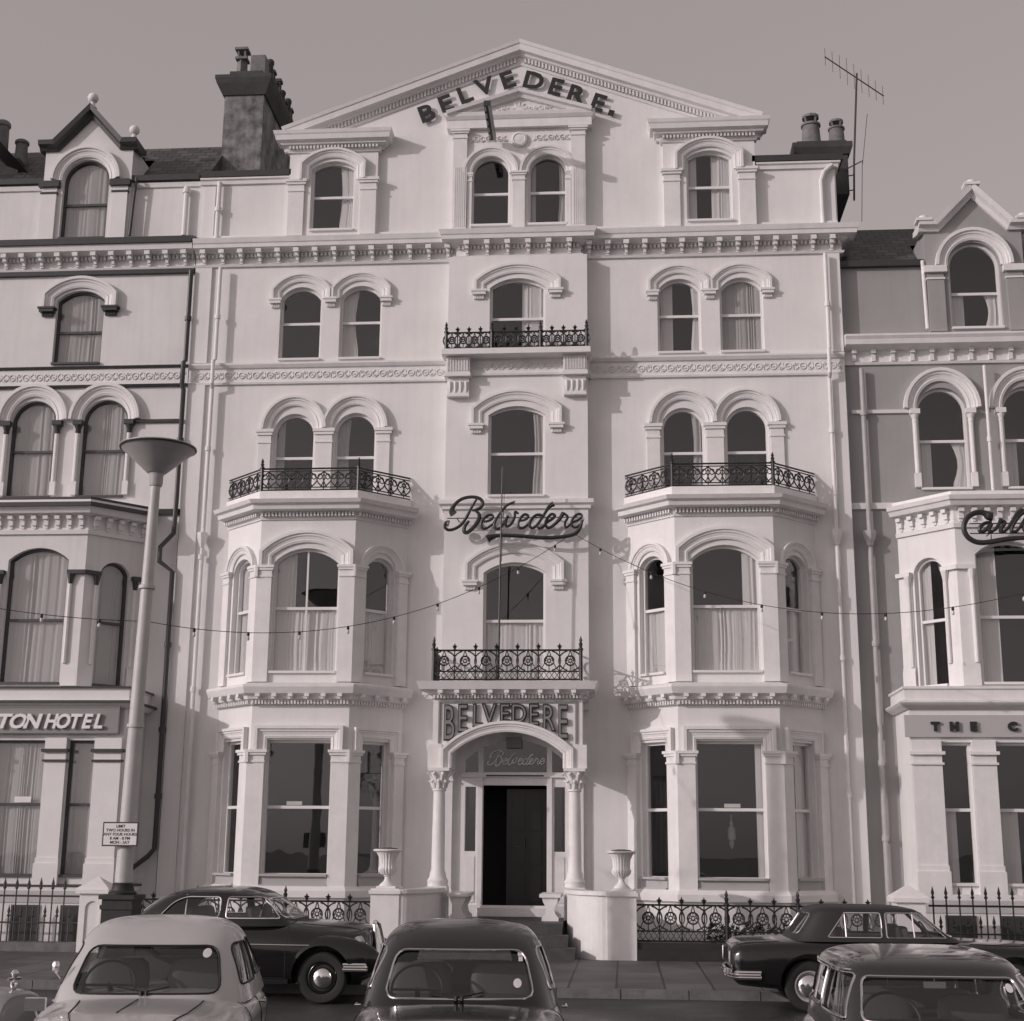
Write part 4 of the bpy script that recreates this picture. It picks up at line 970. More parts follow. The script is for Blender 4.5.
    MB().cornice([(xa, y0), (cx-half-obl, y0)], [(-.05, 8.62), (.06, 8.62), (.08, 8.74), (-.05, 8.76)]).build('string_moulding', DK, bld)
    MB().cornice([(cx+half+obl, y0), (xb, y0)], [(-.05, 8.62), (.06, 8.62), (.08, 8.74), (-.05, 8.76)]).build('string_moulding', DK, bld)
    # ---- ground floor square bay
    yb = y0-1.2-y0; bw_ = 2.10
    fg = face(cx, -1.2); hg = []
    for u, w_ in ((0, 1.12), (-1.30, .46), (1.30, .46)):
        cu = [('full',)] if left else [('LL', .3 if w_ > 1 else .45, 0)]
        window(bld, fg, hg, u, 1.42, w_, 3.86, 0, rail=2.70, fm=FM, cur=cu, seed=int(150+u*3))
    wall(bld, fg, [(-bw_, -.1), (bw_, -.1), (bw_, 4.7), (-bw_, 4.7)], hg, lowW, 'shopfront_wall')
    for s in (-1, 1):
        MB().box(cx+s*bw_-(.2 if s > 0 else 0), cx+s*bw_+(0 if s > 0 else .2), -.999, y0+.1, -.1, 4.69).build('return_wall', lowW, bld)
        for a, b in ((.60, 1.02), (1.57, 2.10)):
            u0, u1 = (s*a, s*b) if s > 0 else (s*b, s*a)
            pl = MB(fg); pl.box(u0, u1, -.07, .01, 1.72, 3.5); pl.box(u0-.03, u1+.03, -.12, .01, 1.22, 1.62); pl.box(u0-.015, u1+.015, -.09, .01, 1.62, 1.72)
            pl.box(u0, u1, -.08, .01, 3.54, 3.68); pl.box(u0, u1, -.09, .01, 3.74, 3.95)
            po = pl.build('pilaster', TR, bld)
            cp_ = MB(fg); cp_.box(u0-.05, u1+.05, -.14, .01, 3.68, 3.74); cp_.box(u0-.03, u1+.03, -.11, .01, 3.50, 3.54); cp_.build('capital', DK if left else TR, po)
    gp_ = [(cx-bw_, y0), (cx-bw_, -1.2), (cx+bw_, -1.2), (cx+bw_, y0)]
    ce = MB(); ce.cornice(gp_, [(-.1, 4.52), (.06, 4.52), (.16, 4.58), (.2, 4.62), (.2, 4.64), (.08, 4.68), (.08, 4.86), (.12, 4.88), (.12, 4.92), (-.1, 4.95)])
    ce.poly_prism([(p[0], p[1]+.02) for p in gp_], 4.7, 4.94)
    ceo = ce.build('shopfront_cornice', TR, bld)
    if left:
        for (o1, za_, zb_) in ((.21, 4.60, 4.655), (.13, 4.885, 4.93)):
            q = MB(); q.cornice(gp_, [(.0, za_), (o1, za_), (o1, zb_), (.0, zb_)]); q.build('cornice_capping', DK, ceo)
    pb = MB(); pb.cornice(gp_, [(-.1, .9), (.02, .9), (.12, 1.12), (.12, 1.22), (-.1, 1.235)]); pb.build('window_ledge', TR, bld)
    if left: pb = MB(); pb.cornice(gp_, [(.0, 1.19), (.135, 1.19), (.135, 1.225), (.0, 1.24)]); pb.build('ledge_capping', DK, bld)
    for s in (-1, 1):
        for k in (0, 1):
            c = cx+s*(.62+k*.95) if s*sgn > 0 or True else 0
            f_ = MB(fg @ Matrix.Translation((s*(.45+k*.95), 0, 0))); f_.slab([(-.27, -.1), (-.27, .86), (.27, .86), (.27, -.1)], [[(-.23, -.05), (-.23, .82), (.23, .82), (.23, -.05)]], -.03, -.001)
            w__ = f_.build('basement_window', FRAMED, bld)
            f_ = MB(fg @ Matrix.Translation((s*(.45+k*.95), 0, 0))); f_.box(-.23, .23, -.02, -.004, -.05, .82); f_.build('glass_pane', DARKT, w__)
    # dark backing in place of room shade, and shell
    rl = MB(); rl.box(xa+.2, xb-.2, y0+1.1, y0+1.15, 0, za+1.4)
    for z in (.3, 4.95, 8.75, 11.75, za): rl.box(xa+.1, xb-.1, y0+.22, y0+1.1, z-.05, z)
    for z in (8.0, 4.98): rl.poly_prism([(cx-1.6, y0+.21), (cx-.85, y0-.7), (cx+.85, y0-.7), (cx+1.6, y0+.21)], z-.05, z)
    rl.build('dark_room_backing', ROOM, bld)
    for q in ((xa, xa+.2, y0+.2, y0+9), (xb-.2, xb, y0+.2, y0+9), (xa+.2, xb-.2, y0+8.8, y0+9)): MB().box(*q, -.1, za+.1).build('side_wall', GREYW, bld)

lh = thing('guest_house', 'cream terrace house with dark trim and net curtains, at the left end', 'guest house', (-9.55, 0, .12))
neighbour(lh, -9.53, .03, -12.6, -7.02, LWALL, LTRIM, DARKT, FRAMED, True)
rh = thing('guest_house', 'grey painted terrace house with white trim and lower roof, at the right end', 'guest house', (9.46, 0, .12))
neighbour(rh, 9.46, .14, 6.71, 12.6, GREYW, TRIM, TRIM, FRAME, False, lowW=WALL)
# pipes
pipe(lh, [(-7.06, -.1, 14.0), (-7.06, -.1, 11.95), (-7.08, -.16, 11.9), (-7.08, -.16, 11.4), (-7.06, -.1, 11.3), (-7.06, -.1, 8.9), (-7.06, -.14, 8.2), (-7.3, -.2, 7.9), (-7.3, -.2, 7.6), (-7.04, -.12, 7.4), (-7.04, -.12, 1.9), (-7.15, -.16, 1.75), (-7.5, -.3, 1.45), (-7.55, -.4, .9)], .05, DARKT, collars=[(-7.06, -.1, 12.9), (-7.06, -.1, 10.2), (-7.04, -.12, 5.9), (-7.04, -.12, 4.2), (-7.04, -.12, 2.9)])
pipe(lh, [(-7.30, -.02, 16.0), (-7.30, -.02, 14.85)], .055, TRIM, collars=[(-7.3, -.02, 15.9)])
pipe(lh, [(-8.42, -.1, 16.2), (-8.45, -.1, 15.6), (-8.48, -.1, 14.85)], .03, DARKT)
pipe(rh, [(7.03, .02, 11.55), (7.03, .02, .3)], .048, mat('pale grey pipe paint', .42, .6, var=.15, vscale=3), collars=[(7.03, .02, 10.6), (7.03, .02, 7.9), (7.03, .02, 5.9), (7.03, .02, 3.6), (7.03, .02, 2.2)], hopper=(7.03, .02, 8.0))
pipe(rh, [(8.40, .06, 13.9), (8.42, .06, 12.4)], .04, TRIM)
pipe(rh, [(9.47, -.05, 11.55), (9.47, -.05, 8.8)], .035, TRIM, collars=[(9.47, -.05, 10.0)])
# house further left: dark barge board and pots over the left roof
dg = MB(face(0, 0)); dg.sweep([(-14.5, 19.2), (-11.45, 16.85)], [(-.14, -.2), (-.14, .5), (.12, .6), (.12, -1.0)]); dg.build('barge_board', DARKT, lh)
c3 = MB(); c3.box(-12.5, -11.6, .9, 1.8, 15.8, 17.3); c3o = c3.build('chimney', STACKD, lh)
pot(c3o, -12.2, 1.2, 17.3, 1.1, .16, 0); pot(c3o, -11.75, 1.3, 17.2, .75, .15, 0)
ra = MB(); ra.tube([(-8.4, 1.9, 17.58), (-6.6, 1.9, 17.66)], .018, 5); ra.tube([(-8.4, 1.88, 17.42), (-7.2, 1.88, 17.50)], .015, 5)
for k in range(6): ra.tube([(-8.2+k*.3, 1.9, 17.25), (-8.15+k*.3, 1.9, 17.62)], .015, 4)
ra.build('roof_rail', IRONG, lh)
# ================================================================== SIGNS
def text_mb(txt, size, M, extrude=.02, offset=0.0, shear=0.0, sx=1.0, align='CENTER', res=3, spacing=1.0):
    cu = bpy.data.curves.new('tmp', 'FONT'); cu.body = txt; cu.size = size; cu.extrude = extrude; cu.offset = offset
    cu.shear = shear; cu.align_x = align; cu.resolution_u = res; cu.space_character = spacing
    o = bpy.data.objects.new('tmp', cu); col.objects.link(o)
    dg_ = bpy.context.evaluated_depsgraph_get(); me = o.evaluated_get(dg_).to_mesh()
    mb = MB(M @ Matrix.Rotation(R(90), 4, 'X') @ Matrix.Diagonal((sx, 1, 1, 1)))
    mb.add([tuple(v.co) for v in me.vertices], [tuple(p.vertices) for p in me.polygons])
    o.evaluated_get(dg_).to_mesh_clear(); bpy.data.objects.remove(o); bpy.data.curves.remove(cu)
    return mb
# gable letters
gs = thing('hotel_sign', 'bold black capitals reading BELVEDERE. set in an arch high on the gable', 'sign', (0, -.1, 17.9))
LT_ = [('B', -2.05, 17.63, 20), ('E', -1.63, 17.80, 20), ('L', -1.22, 17.92, 20), ('V', -.78, 18.22, 16), ('E', -.28, 18.37, 18),
       ('D', .30, 18.34, -14), ('E', .78, 18.17, -17), ('R', 1.22, 17.98, -18), ('E', 1.70, 17.76, -20), ('.', 2.02, 17.60, -20)]
for c, x_, z_, a in LT_:
    M_ = Matrix.Translation((x_, -.075, z_-.065+{'L': .13, 'V': .02}.get(c, .045 if x_ == -1.63 else 0))) @ Matrix.Rotation(R(-a), 4, 'Y')
    mb = text_mb(c, .55, M_ @ Matrix.Translation((0, 0, -.19)), .010, .015, sx=1.16) if c != '.' else MB(M_).box(-.06, .06, -.025, .025, -.17, -.05)
    mb.build('letter', SIGNB, gs)
# board letters over the porch arch
bs = thing('hotel_sign', 'black outlined capitals reading BELVEDERE on the panel above the porch arch', 'sign', (PX, -1.05, 4.3))
BL = [('B', -1.19, 3.95), ('E', -.93, 4.10), ('L', -.65, 4.20), ('V', -.42, 4.25), ('E', -.13, 4.27), ('D', .14, 4.27), ('E', .42, 4.23), ('R', .70, 4.12), ('E', .97, 3.98)]
for c, x_, zb in BL:
    h_ = 4.63-zb
    for (off, ex, yy, m_) in ((.022, .012, -1.045, SIGNB), (-.008, .006, -1.066, SIGNM)):
        mb = text_mb(c, h_/.72, Matrix.Translation((x_+PX*.0, yy, zb)), ex, off, sx=.26/(h_/.72*.62))
        lo = mb.build('letter' if m_ is SIGNB else 'letter_lining', m_, bs if m_ is SIGNB else lo)
# script sign
def script(strokes, org, scale, Mf, r, parent, name, m, n=7):
    for pts, rad in strokes:
        P2 = [Vector((p[0], p[1])) for p in pts]; sm = []
        for i in range(len(P2)-1):
            p0, p1, p2, p3 = P2[max(i-1, 0)], P2[i], P2[i+1], P2[min(i+2, len(P2)-1)]
            for k in range(4):
                t = k/4; sm.append(.5*((2*p1)+(-p0+p2)*t+(2*p0-5*p1+4*p2-p3)*t*t+(-p0+3*p1-3*p2+p3)*t**3))
        sm.append(P2[-1]); N = len(sm)
        rr = []
        for i in range(N):
            t = i/(N-1); q = rad[0]+(rad[1]-rad[0])*min(1, t*5) if t < .2 else (rad[1] if t < .8 else rad[1]+(rad[2]-rad[1])*(t-.8)*5)
            rr.append(r*q)
        mb = MB(Mf); mb.tube([((p.x-org[0])*scale, 0, -(p.y-org[1])*scale) for p in sm], rr, n); mb.build(name, m, parent)
SB = [([(270,90),(235,150),(200,220),(165,265),(120,290),(85,292),(66,272),(75,250),(92,252)], (.8,1.2,2.6)),
      ([(122,190),(110,165),(135,120),(180,88),(240,78),(290,90),(310,120),(295,148),(262,163),(240,168)], (3.0,1.3,.7)),
      ([(255,164),(285,190),(284,230),(255,275),(215,310),(192,305),(196,270),(222,235)], (.8,1.5,1.0)),
      ([(318,242),(348,236),(375,217),(366,197),(335,205),(308,235),(300,265),(315,287),(345,280),(378,255)], (.9,1.1,.8)),
      ([(378,255),(420,190),(460,140),(500,120),(512,120)], (.8,1.0,2.2)),
      ([(455,148),(412,200),(385,255),(392,286),(415,288),(440,262),(462,222),(472,205),(458,240),(462,272),(490,262),(515,215),(518,178),(540,192)], (.8,1.1,.8)),
      ([(545,240),(585,230),(602,207),(578,196),(552,220),(537,258),(550,286),(585,277),(612,250)], (.8,1.1,.8)),
      ([(690,205),(655,200),(624,228),(610,265),(625,286),(658,268),(700,205),(735,150),(765,128)], (1.0,1.1,2.2)),
      ([(690,225),(662,265),(670,288),(695,280),(722,250),(755,228),(772,207),(752,196),(727,220),(712,258),(728,286),(760,272),(800,232),(828,186)], (.8,1.1,1.6)),
      ([(824,190),(850,208),(852,225),(836,255),(842,284),(862,272),(886,250),(918,238),(944,214),(932,196),(904,206),(880,242),(884,276),(908,284),(936,262),(952,236)], (1.0,.95,.8)),
      ([(945,240),(935,280),(900,325),(820,345),(700,350),(560,338),(430,332),(370,342),(340,355)], (1.0,1.5,3.4))]
ss = thing('script_sign', 'dark handwriting style sign reading Belvedere with an underline swash, between the middle windows', 'sign', (0, -.62, 8.4))
PXM = 1/6.4/52.0*1.0
Ms = Matrix.Translation((-1.60, -.62, 9.02))
for i, st_ in enumerate(SB): pass
script(SB, (0, 0), .003105, Ms, .027, ss, 'letter_stroke', SIGNB)
bk = MB()
for x_ in (-1.15, -.2, .9):
    bk = MB(); bk.tube([(x_, -.61, 8.35), (x_, -.29, 8.35)], .012, 5); bk.build('bracket', IRON, ss)
bar = MB(); bar.tube([(-1.35, -.60, 8.35), (1.25, -.60, 8.35)], .010, 5); bar.build('support_rail', IRON, ss)
# fanlight script
fs_ = thing('fanlight_lettering', 'thin pale handwriting reading Belvedere across the glass over the front door', 'lettering', (0, -.01, 3.6))
script(SB[:-1], (0, 0), .00126, Matrix.Translation((-.62, -.03, 3.91)), .0105, fs_, 'letter_stroke', SIGNW, 4)
# left fascia sign
bw2 = thing('fascia_sign', 'grey board with white slanted capitals TON HOTEL over the left ground floor window', 'sign', (-9.5, -1.35, 4.3))
MB().box(-11.6, -7.50, -1.33, -1.25, 4.03, 4.54).build('board', SIGNG, bw2)
fr_ = MB(Matrix.Translation((0, -1.33, 0))); fr_.sweep([(-11.59, 4.04), (-11.59, 4.53), (-7.51, 4.53), (-7.51, 4.04)], [(-.012, 0), (-.012, .012), (.012, .012), (.012, 0)], closed=True); fr_.build('board_frame', SIGNM, bw2)
def word(txt, x0, x1, zb, h, y, m, parent, shear=0.0, ex=.02, off=.0):
    n = len(txt); 
    for i, c in enumerate(txt):
        if c == ' ': continue
        cx = x0+(x1-x0)*(i+.5)/n
        text_mb(c, h/.72, Matrix.Translation((cx, y, zb)), ex, off, shear=shear, sx=(x1-x0)/n/(h/.72)/.68).build('letter', m, parent)
word('TON', -9.92, -9.06, 4.13, .27, -1.37, SIGNW, bw2, .25, .022, .012)
word('HOTEL', -8.95, -7.78, 4.13, .27, -1.37, SIGNW, bw2, .25, .022, .012)
tc_ = thing('fascia_sign', 'spaced dark capitals THE C on the pale band of the right ground floor', 'sign', (8.4, -1.25, 4.2))
MB().box(7.26, 11.6, -1.27, -1.205, 4.0, 4.40).build('board', mat('pale grey fascia', .45, .6), tc_)
for c, x_ in (('T', 7.80), ('H', 8.14), ('E', 8.48), ('C', 9.18)):
    text_mb(c, .21, Matrix.Translation((x_, -1.30, 4.12)), .02, .014, sx=1.1).build('letter', SIGNB, tc_)
# right script sign
cs = thing('script_sign', 'large dark handwriting reading Carl, cut by the right picture edge, before the right bay', 'sign', (8.9, -1.45, 8.1))
SC = [([(665,430),(610,420),(590,395),(520,368),(430,380),(340,440),(290,530),(285,620),(330,710),(420,770),(520,785),(640,772),(800,745),(1024,725),(1400,715),(1700,690)], (2.8,1.6,.8)),
      ([(650,515),(570,515),(505,560),(485,615),(520,635),(580,600),(650,520),(615,590),(620,640),(690,610)], (1.0,1.2,.8)),
      ([(690,610),(740,540),(775,465),(775,490),(825,512),(780,580),(760,635),(805,635),(860,590)], (1.0,1.2,.8)),
      ([(860,590),(925,490),(985,400),(1050,345),(1080,370),(1000,440),(920,560),(905,630),(960,635),(1010,590)], (1.0,1.2,.8)),
      ([(1010,590),(1090,470),(1160,360)], (.8,1.2,1.0)), ([(1120,450),(1070,560),(1080,630),(1130,610)], (1.0,1.2,.8))]
kx = 1.44/1024
script(SC, (0, 0), kx, Matrix.Translation((8.14, -1.35, 8.71)), .032, cs, 'letter_stroke', SIGNB)
for zz in (520, 655): 
    q = MB(); q.tube([(8.17+340*kx, -1.33, 8.71-zz*kx), (10.9, -1.33, 8.71-zz*kx)], .011, 5); q.build('support_rail', IRON, cs)
q = MB(); q.tube([(8.17+615*kx, -1.33, 8.71-380*kx), (8.17+615*kx, -1.33, 8.71-770*kx)], .009, 5); q.tube([(8.17+615*kx, -1.33, 8.71-640*kx), (8.17+615*kx, -1.0, 8.71-640*kx)], .012, 5); q.build('bracket', IRON, cs)
# window cards
def card(x_, y_, z_, w_, h_, label):
    c_ = MB(); c_.box(x_-w_/2, x_+w_/2, y_, y_+.004, z_, z_+h_); tag(c_.build('window_card', PAPER, base=(x_, y_, z_)), label, 'card')
card(-4.17, -.73, 2.73, .30, .07, 'small blank white card on the glazing bar of the left ground floor bay window')
card(4.12, -.73, 2.73, .30, .07, 'small blank white card on the glazing bar of the right ground floor bay window')
wc = MB(); wc.box(-9.53, -9.20, -1.085, -1.08, 2.74, 2.85); wco = tag(wc.build('notice_card', PAPER, base=(-9.35, -1.08, 2.74)), 'small white notice on the net-curtained window at the left edge', 'notice')
# porch lantern / gable channel / flag pole
gb = thing('sign_arm', 'slim dark channel jutting out from the wall below the gable lettering', 'sign arm', (-.56, -.3, 16.9))
q = MB(Matrix.Translation((-.56, -.3, 16.80)) @ Matrix.Rotation(R(0), 4, 'Z') @ Matrix.Rotation(R(-4), 4, 'X'))
q.box(-.07, .07, -1.32, 0, -.06, .06); q.build('arm', DARKT, gb)
q = MB(Matrix.Translation((-.56, -.3, 16.80)) @ Matrix.Rotation(R(0), 4, 'Z') @ Matrix.Rotation(R(-4), 4, 'X'))
for k in range(5): q.box(-.065, -.03, -1.28+k*.26, -1.12+k*.26, -.067, -.0605)
q.box(.02, .069, -1.31, 0, -.066, -.0605); q.build('reflector_strip', LAMPP, gb)
fp_ = thing('flagpole', 'thin bare flagpole rising from the railing of the balcony over the porch', 'flagpole', (-.24, -1.16, 5.06))
q = MB(); q.tube([(-.25, -1.16, 5.06), (-.23, -1.17, 7.4), (-.205, -1.18, 9.25)], [.022, .018, .012], 8); q.build('pole', IRON, fp_)
q = MB(); q.tube([(-.205, -1.18, 7.35), (-.15, -1.18, 9.15)], .006, 4); q.build('halyard', IRON, fp_)

pt = thing('pendant_lamp', 'small pale pendant lamp hanging inside the right ground floor bay window', 'lamp', (4.12, -.35, 2.5))
q = MB(); q.tube([(4.12, -.35, 3.8), (4.12, -.35, 2.56)], .006, 4); q.build('flex', RUBBER, pt)
q = MB(); q.lathe([(.01, 2.62), (.012, 2.5), (.035, 2.46), (.03, 2.4), (.07, 2.36), (.075, 2.15), (.05, 2.13), (.045, 2.05), (.012, 1.98)], (4.12, -.35, 0), 12); q.build('shade', mat('dull grey lamp shade', .3, .6), pt)
# ================================================================== ENTRANCE WALLS, URNS, RAILS, FENCES
def entrance_wall(s, label):
    t = thing('entrance_wall', label, 'wall', (PX*0+s*1.7, -2.2, .12))
    c0 = PX
    xi, xo0, xo1 = c0+s*1.14, s*1.80, s*2.30
    # curved wall: quarter ellipse from (xi,-1.2) to (xo0,-2.7)
    def arc(off, n=14):
        L_ = []
        for k in range(n+1):
            a = math.pi/2*k/n
            L_.append((xo0-(xo0-xi+s*off)*math.cos(a), -1.25-(1.45+off)*math.sin(a)))
        return L_
    out = arc(0); inn = arc(-.28)
    w_ = MB(); w_.poly_prism(out+[(xo0, -2.4)]+inn[::-1], .1, 1.18); w_.build('curved_wall', TRIM, t)
    cp_ = MB(); o2 = arc(.05); i2 = arc(-.33); cp_.poly_prism(o2+[(xo0, -2.35)]+i2[::-1], 1.18, 1.25); cp_.build('coping', TRIM, t)
    p_ = MB(); a, b = sorted((xo0, xo1)); p_.box(a, b, -2.72, -2.22, .1, 1.17); p_.build('pedestal', TRIM, t)
    p_ = MB(); p_.box(a-.03, b+.03, -2.76, -2.18, 1.17, 1.23); p_.box(a+.0, b-.0, -2.73, -2.21, 1.23, 1.26); p_.build('pedestal_cap', TRIM, t)
    # urn
    u = thing('garden_urn', 'white fluted urn standing on the '+('left' if s < 0 else 'right')+' entrance pedestal', 'urn', ((a+b)/2, -2.47, 1.26), 'urns on the entrance pedestals')
    cx_, cy_ = (a+b)/2, -2.47
    q = MB(); q.box(cx_-.17, cx_+.17, cy_-.17, cy_+.17, 1.261, 1.30); q.lathe([(.15, 1.30), (.13, 1.33), (.07, 1.38), (.05, 1.43), (.055, 1.455), (.075, 1.47), (.05, 1.49)], (cx_, cy_, 0), 24); q.build('foot', TRIM, u)
    q = MB(); q.lathe([(.05, 1.485), (.12, 1.50, .12), (.165, 1.55, .13), (.172, 1.60, .12), (.155, 1.62, .04), (.15, 1.66, .1), (.16, 1.78, .1), (.20, 1.86, .05), (.21, 1.88)], (cx_, cy_, 0), 96, flute=20); q.build('bowl', TRIM, u)
    q = MB(); q.lathe([(.21, 1.875), (.26, 1.895), (.265, 1.915), (.24, 1.93), (.21, 1.925)], (cx_, cy_, 0), 32); q.build('rim', TRIM, u)
    q = MB(); q.lathe([(.19, 1.925), (.16, 1.945), (.05, 1.955)], (cx_, cy_, 0), 16); q.build('soil', EARTH, u)
entrance_wall(-1, 'white curved wall with a pedestal on the left of the entrance steps')
entrance_wall(1, 'white curved wall with a pedestal on the right of the entrance steps')
for s in (-1, 1):
    t = thing('stone_bench', 'low white stone bench on shaped legs, %s of the front door' % ('left' if s < 0 else 'right'), 'bench', (PX+s*.86, -.9, .69), 'benches flanking the front door')
    x0 = PX+s*.84
    q = MB(); q.box(x0-.19, x0+.19, -1.55, -.35, 1.10, 1.16); q.build('seat', TRIM, t)
    for yy in (-1.5, -.45):
        q = MB(Matrix.Translation((x0, yy, .69)) @ Matrix.Identity(4))
        prof = [(-.15, 0), (-.15, .06), (-.09, .12), (-.07, .22), (-.13, .34), (-.15, .41), (.15, .41), (.13, .34), (.07, .22), (.09, .12), (.15, .06), (.15, 0)]
        q.slab(prof, [], 0, .12); q.build('leg', TRIM, t)
def area_rail(xs, label, y=-2.55):
    t = thing('area_railing', label, 'railing', ((xs[0]+xs[-1])/2, y, .12), 'ornamental iron railings in front of the white hotel')
    q = MB(); q.box(xs[0], xs[-1], y-.17, y+.17, .1, .30); q.box(xs[0], xs[-1], y-.12, y+.12, .30, .41); q.build('plinth', PLINTH, t)
    path = [(x_, y) for x_ in xs]
    railing(t, path, .42, 1.03, .385, posth=.26, name='panel', skip=(0, len(xs)-1))
area_rail([2.31, 3.84, 5.05, 6.62], 'black ring patterned iron railing right of the entrance steps')
area_rail([-7.0, -5.42, -3.84, -2.31], 'black ring patterned iron railing left of the entrance steps')
q = MB(); 
for k in range(26): 
    pass
def shrub_box(x0, x1, label):
    rnd = random.Random(int(x0*10)); q = MB()
    for k in range(420):
        x_, y_, z_ = rnd.uniform(x0, x1), rnd.uniform(-2.2, -1.6), rnd.uniform(.12, .72)
        a = rnd.uniform(0, 6.28); r_ = rnd.uniform(.03, .06)
        q.add([(x_+r_*math.cos(a+j*2.1), y_+r_*.6*math.sin(a+j*1.3), z_+r_*math.sin(a*1.7+j*2.1)) for j in range(3)], [(0, 1, 2)])
    tag(q.build('low_hedge', EARTH, base=((x0+x1)/2, -1.9, .12)), label, 'hedge')
shrub_box(3.55, 4.95, 'low dark clipped hedge behind the ring patterned railing by the right bay')
def spike_fence(x0, x1, y, label, m):
    t = thing('spiked_fence', label, 'fence', ((x0+x1)/2, y, .12))
    q = MB(); q.box(x0, x1, y-.2, y+.2, .1, .27); q.build('kerb_wall', STONE, t)
    q = MB(); q.tube([(x0, y, 1.06), (x1, y, 1.06)], .018, 6); q.build('top_rail', m, t)
    q = MB(); q.tube([(x0, y, .60), (x1, y, .60)], .016, 6); q.build('lower_rail', m, t)
    pitch = .222; n = int((x1-x0)/pitch); me = None; me2 = None
    for k in range(n):
        for tall in (1, 0):
            x_ = x0+pitch*(k+.35+(0 if tall else .5))
            if x_ > x1-.03: continue
            h_ = 1.10 if tall else .62
            if (me if tall else me2) is None:
                q = MB(); q.tube([(0, 0, 0), (0, 0, h_-.2)], .014, 6); q.lathe([(.012, h_-.2), (.035, h_-.17), (.015, h_-.14), (.03, h_-.10), (.002, h_+.02)], (0, 0, 0), 6)
                o = q.build('spike_bar', m, None)
                if tall: me = o.data
                else: me2 = o.data
            else: o = bpy.data.objects.new('spike_bar', me if tall else me2); col.objects.link(o)
            o.parent = t; o.location = Vector((x_, y, .27))-Vector(t['_wl'])
spike_fence(-12.2, -7.56, -2.35, 'iron fence with tall and short spikes on a stone kerb, left end', IRONG)
spike_fence(7.28, 12.2, -2.35, 'iron fence with tall and short spikes on a stone kerb, right end', IRON)
def gate_pier(x_, label, niche):
    t = thing('gate_pier', label, 'pier', (x_, -2.35, .12))
    h_ = .24
    q = MB(Matrix.Translation((x_, -2.35-h_, 0))); 
    if niche: q.slab([(-h_, .1), (-h_, 1.12), (h_, 1.12), (h_, .1)], [arch_outline(0, .28, .26, .86, .13)], 0, .03); q.box(-h_, h_, .03, 2*h_, .1, 1.12)
    else: q.box(-h_, h_, 0, 2*h_, .1, 1.12)
    q.build('shaft', TRIM, t)
    q = MB(); q.box(x_-h_-.06, x_+h_+.06, -2.35-h_-.06, -2.35+h_+.06, 1.12, 1.19)
    q.lathe([((h_+.06)*1.414, 1.19), ((h_+.04)*1.414, 1.22), (.02, 1.40)], (0, 0, 0), 4, smooth=False)
    n4 = len(q.v)-12
    for i in range(n4, len(q.v)):
        p = q.v[i]; c_, s_ = math.cos(R(45)), math.sin(R(45)); q.v[i] = Vector((x_+p.x*c_-p.y*s_, -2.35+p.x*s_+p.y*c_, p.z))
    q.build('cap', TRIM, t)
gate_pier(-7.29, 'white pier with an arched niche beside the left spiked fence', True)
gate_pier(6.94, 'white pier with a pyramid cap between ring railing and right spiked fence', False)

# ================================================================== LAMP
lp_ = thing('street_lamp', 'tall pale street lamp with a wide upturned cone head on the left pavement', 'street lamp', (-5.15, -7.2, .12))
lx, ly = -5.15, -7.2
q = MB(); q.box(lx-.22, lx+.22, ly-.22, ly+.22, .1, 1.06); q.box(lx-.24, lx+.24, ly-.24, ly+.24, 1.06, 1.12); q.box(lx-.22, lx+.22, ly-.22, ly+.22, 1.12, 1.20); q.box(lx-.26, lx+.26, ly-.26, ly+.26, 1.20, 1.26)
q.build('pedestal', PLINTH, lp_)
q = MB(); q.lathe([(.20, 1.26), (.205, 1.29), (.165, 1.32), (.15, 1.38), (.155, 1.41), (.11, 1.44)], (lx, ly, 0), 24); q.build('base_ring', PLINTH, lp_)
q = MB(); q.tube([(lx, ly, 1.38), (lx+.02, ly, 3.6), (lx+.05, ly, 5.6), (lx+.075, ly, 7.45)], [.125, .105, .092, .075], 18)
for z_ in (3.66, 5.75): q.tube([(lx+.02+(z_-3.6)*.015, ly, z_), (lx+.02+(z_-3.6)*.015, ly, z_+.05)], .125, 18)
q.build('pole', LAMPP, lp_)
q = MB(); q.lathe([(.09, 7.36), (.105, 7.40), (.105, 7.52), (.12, 7.56)], (lx+.08, ly, 0), 20); q.build('collar', LAMPS, lp_)
q = MB(); q.lathe([(.12, 7.56), (.16, 7.585), (.38, 7.79), (.565, 7.95), (.585, 7.97), (.585, 7.99), (.56, 8.0), (.3, 8.04), (.02, 8.06)], (lx+.08, ly, 0), 40); q.build('lamp_shade', LAMPS, lp_)
q = MB(); q.tube([(lx+.08+.575*math.cos(2*math.pi*k/40), ly+.575*math.sin(2*math.pi*k/40), 7.965) for k in range(40)], .018, 6, True); q.build('rim', DARKT, lp_)
ps = thing('parking_sign', 'small white parking notice with dark border fixed low on the lamp post', 'road sign', (-5.19, -7.34, 2.12))
q = MB(); q.box(-5.45, -4.92, -7.37, -7.35, 1.94, 2.285); q.build('border', DARKT, ps)
q = MB(); q.box(-5.43, -4.94, -7.374, -7.3701, 1.96, 2.265); q.build('plate', PAPER, ps)
for i, t_ in enumerate(('LIMIT', 'TWO HOURS IN', 'ANY FOUR HOURS', '8 AM - 8 PM', 'MON - SAT')):
    text_mb(t_, .058, Matrix.Translation((-5.185, -7.376, 2.205-i*.057)), .0005, .001).build('text_line', SIGNB, ps)
q = MB(); q.box(-5.21, -5.15, -7.351, -7.29, 2.0, 2.24); q.build('clamp', IRON, ps)

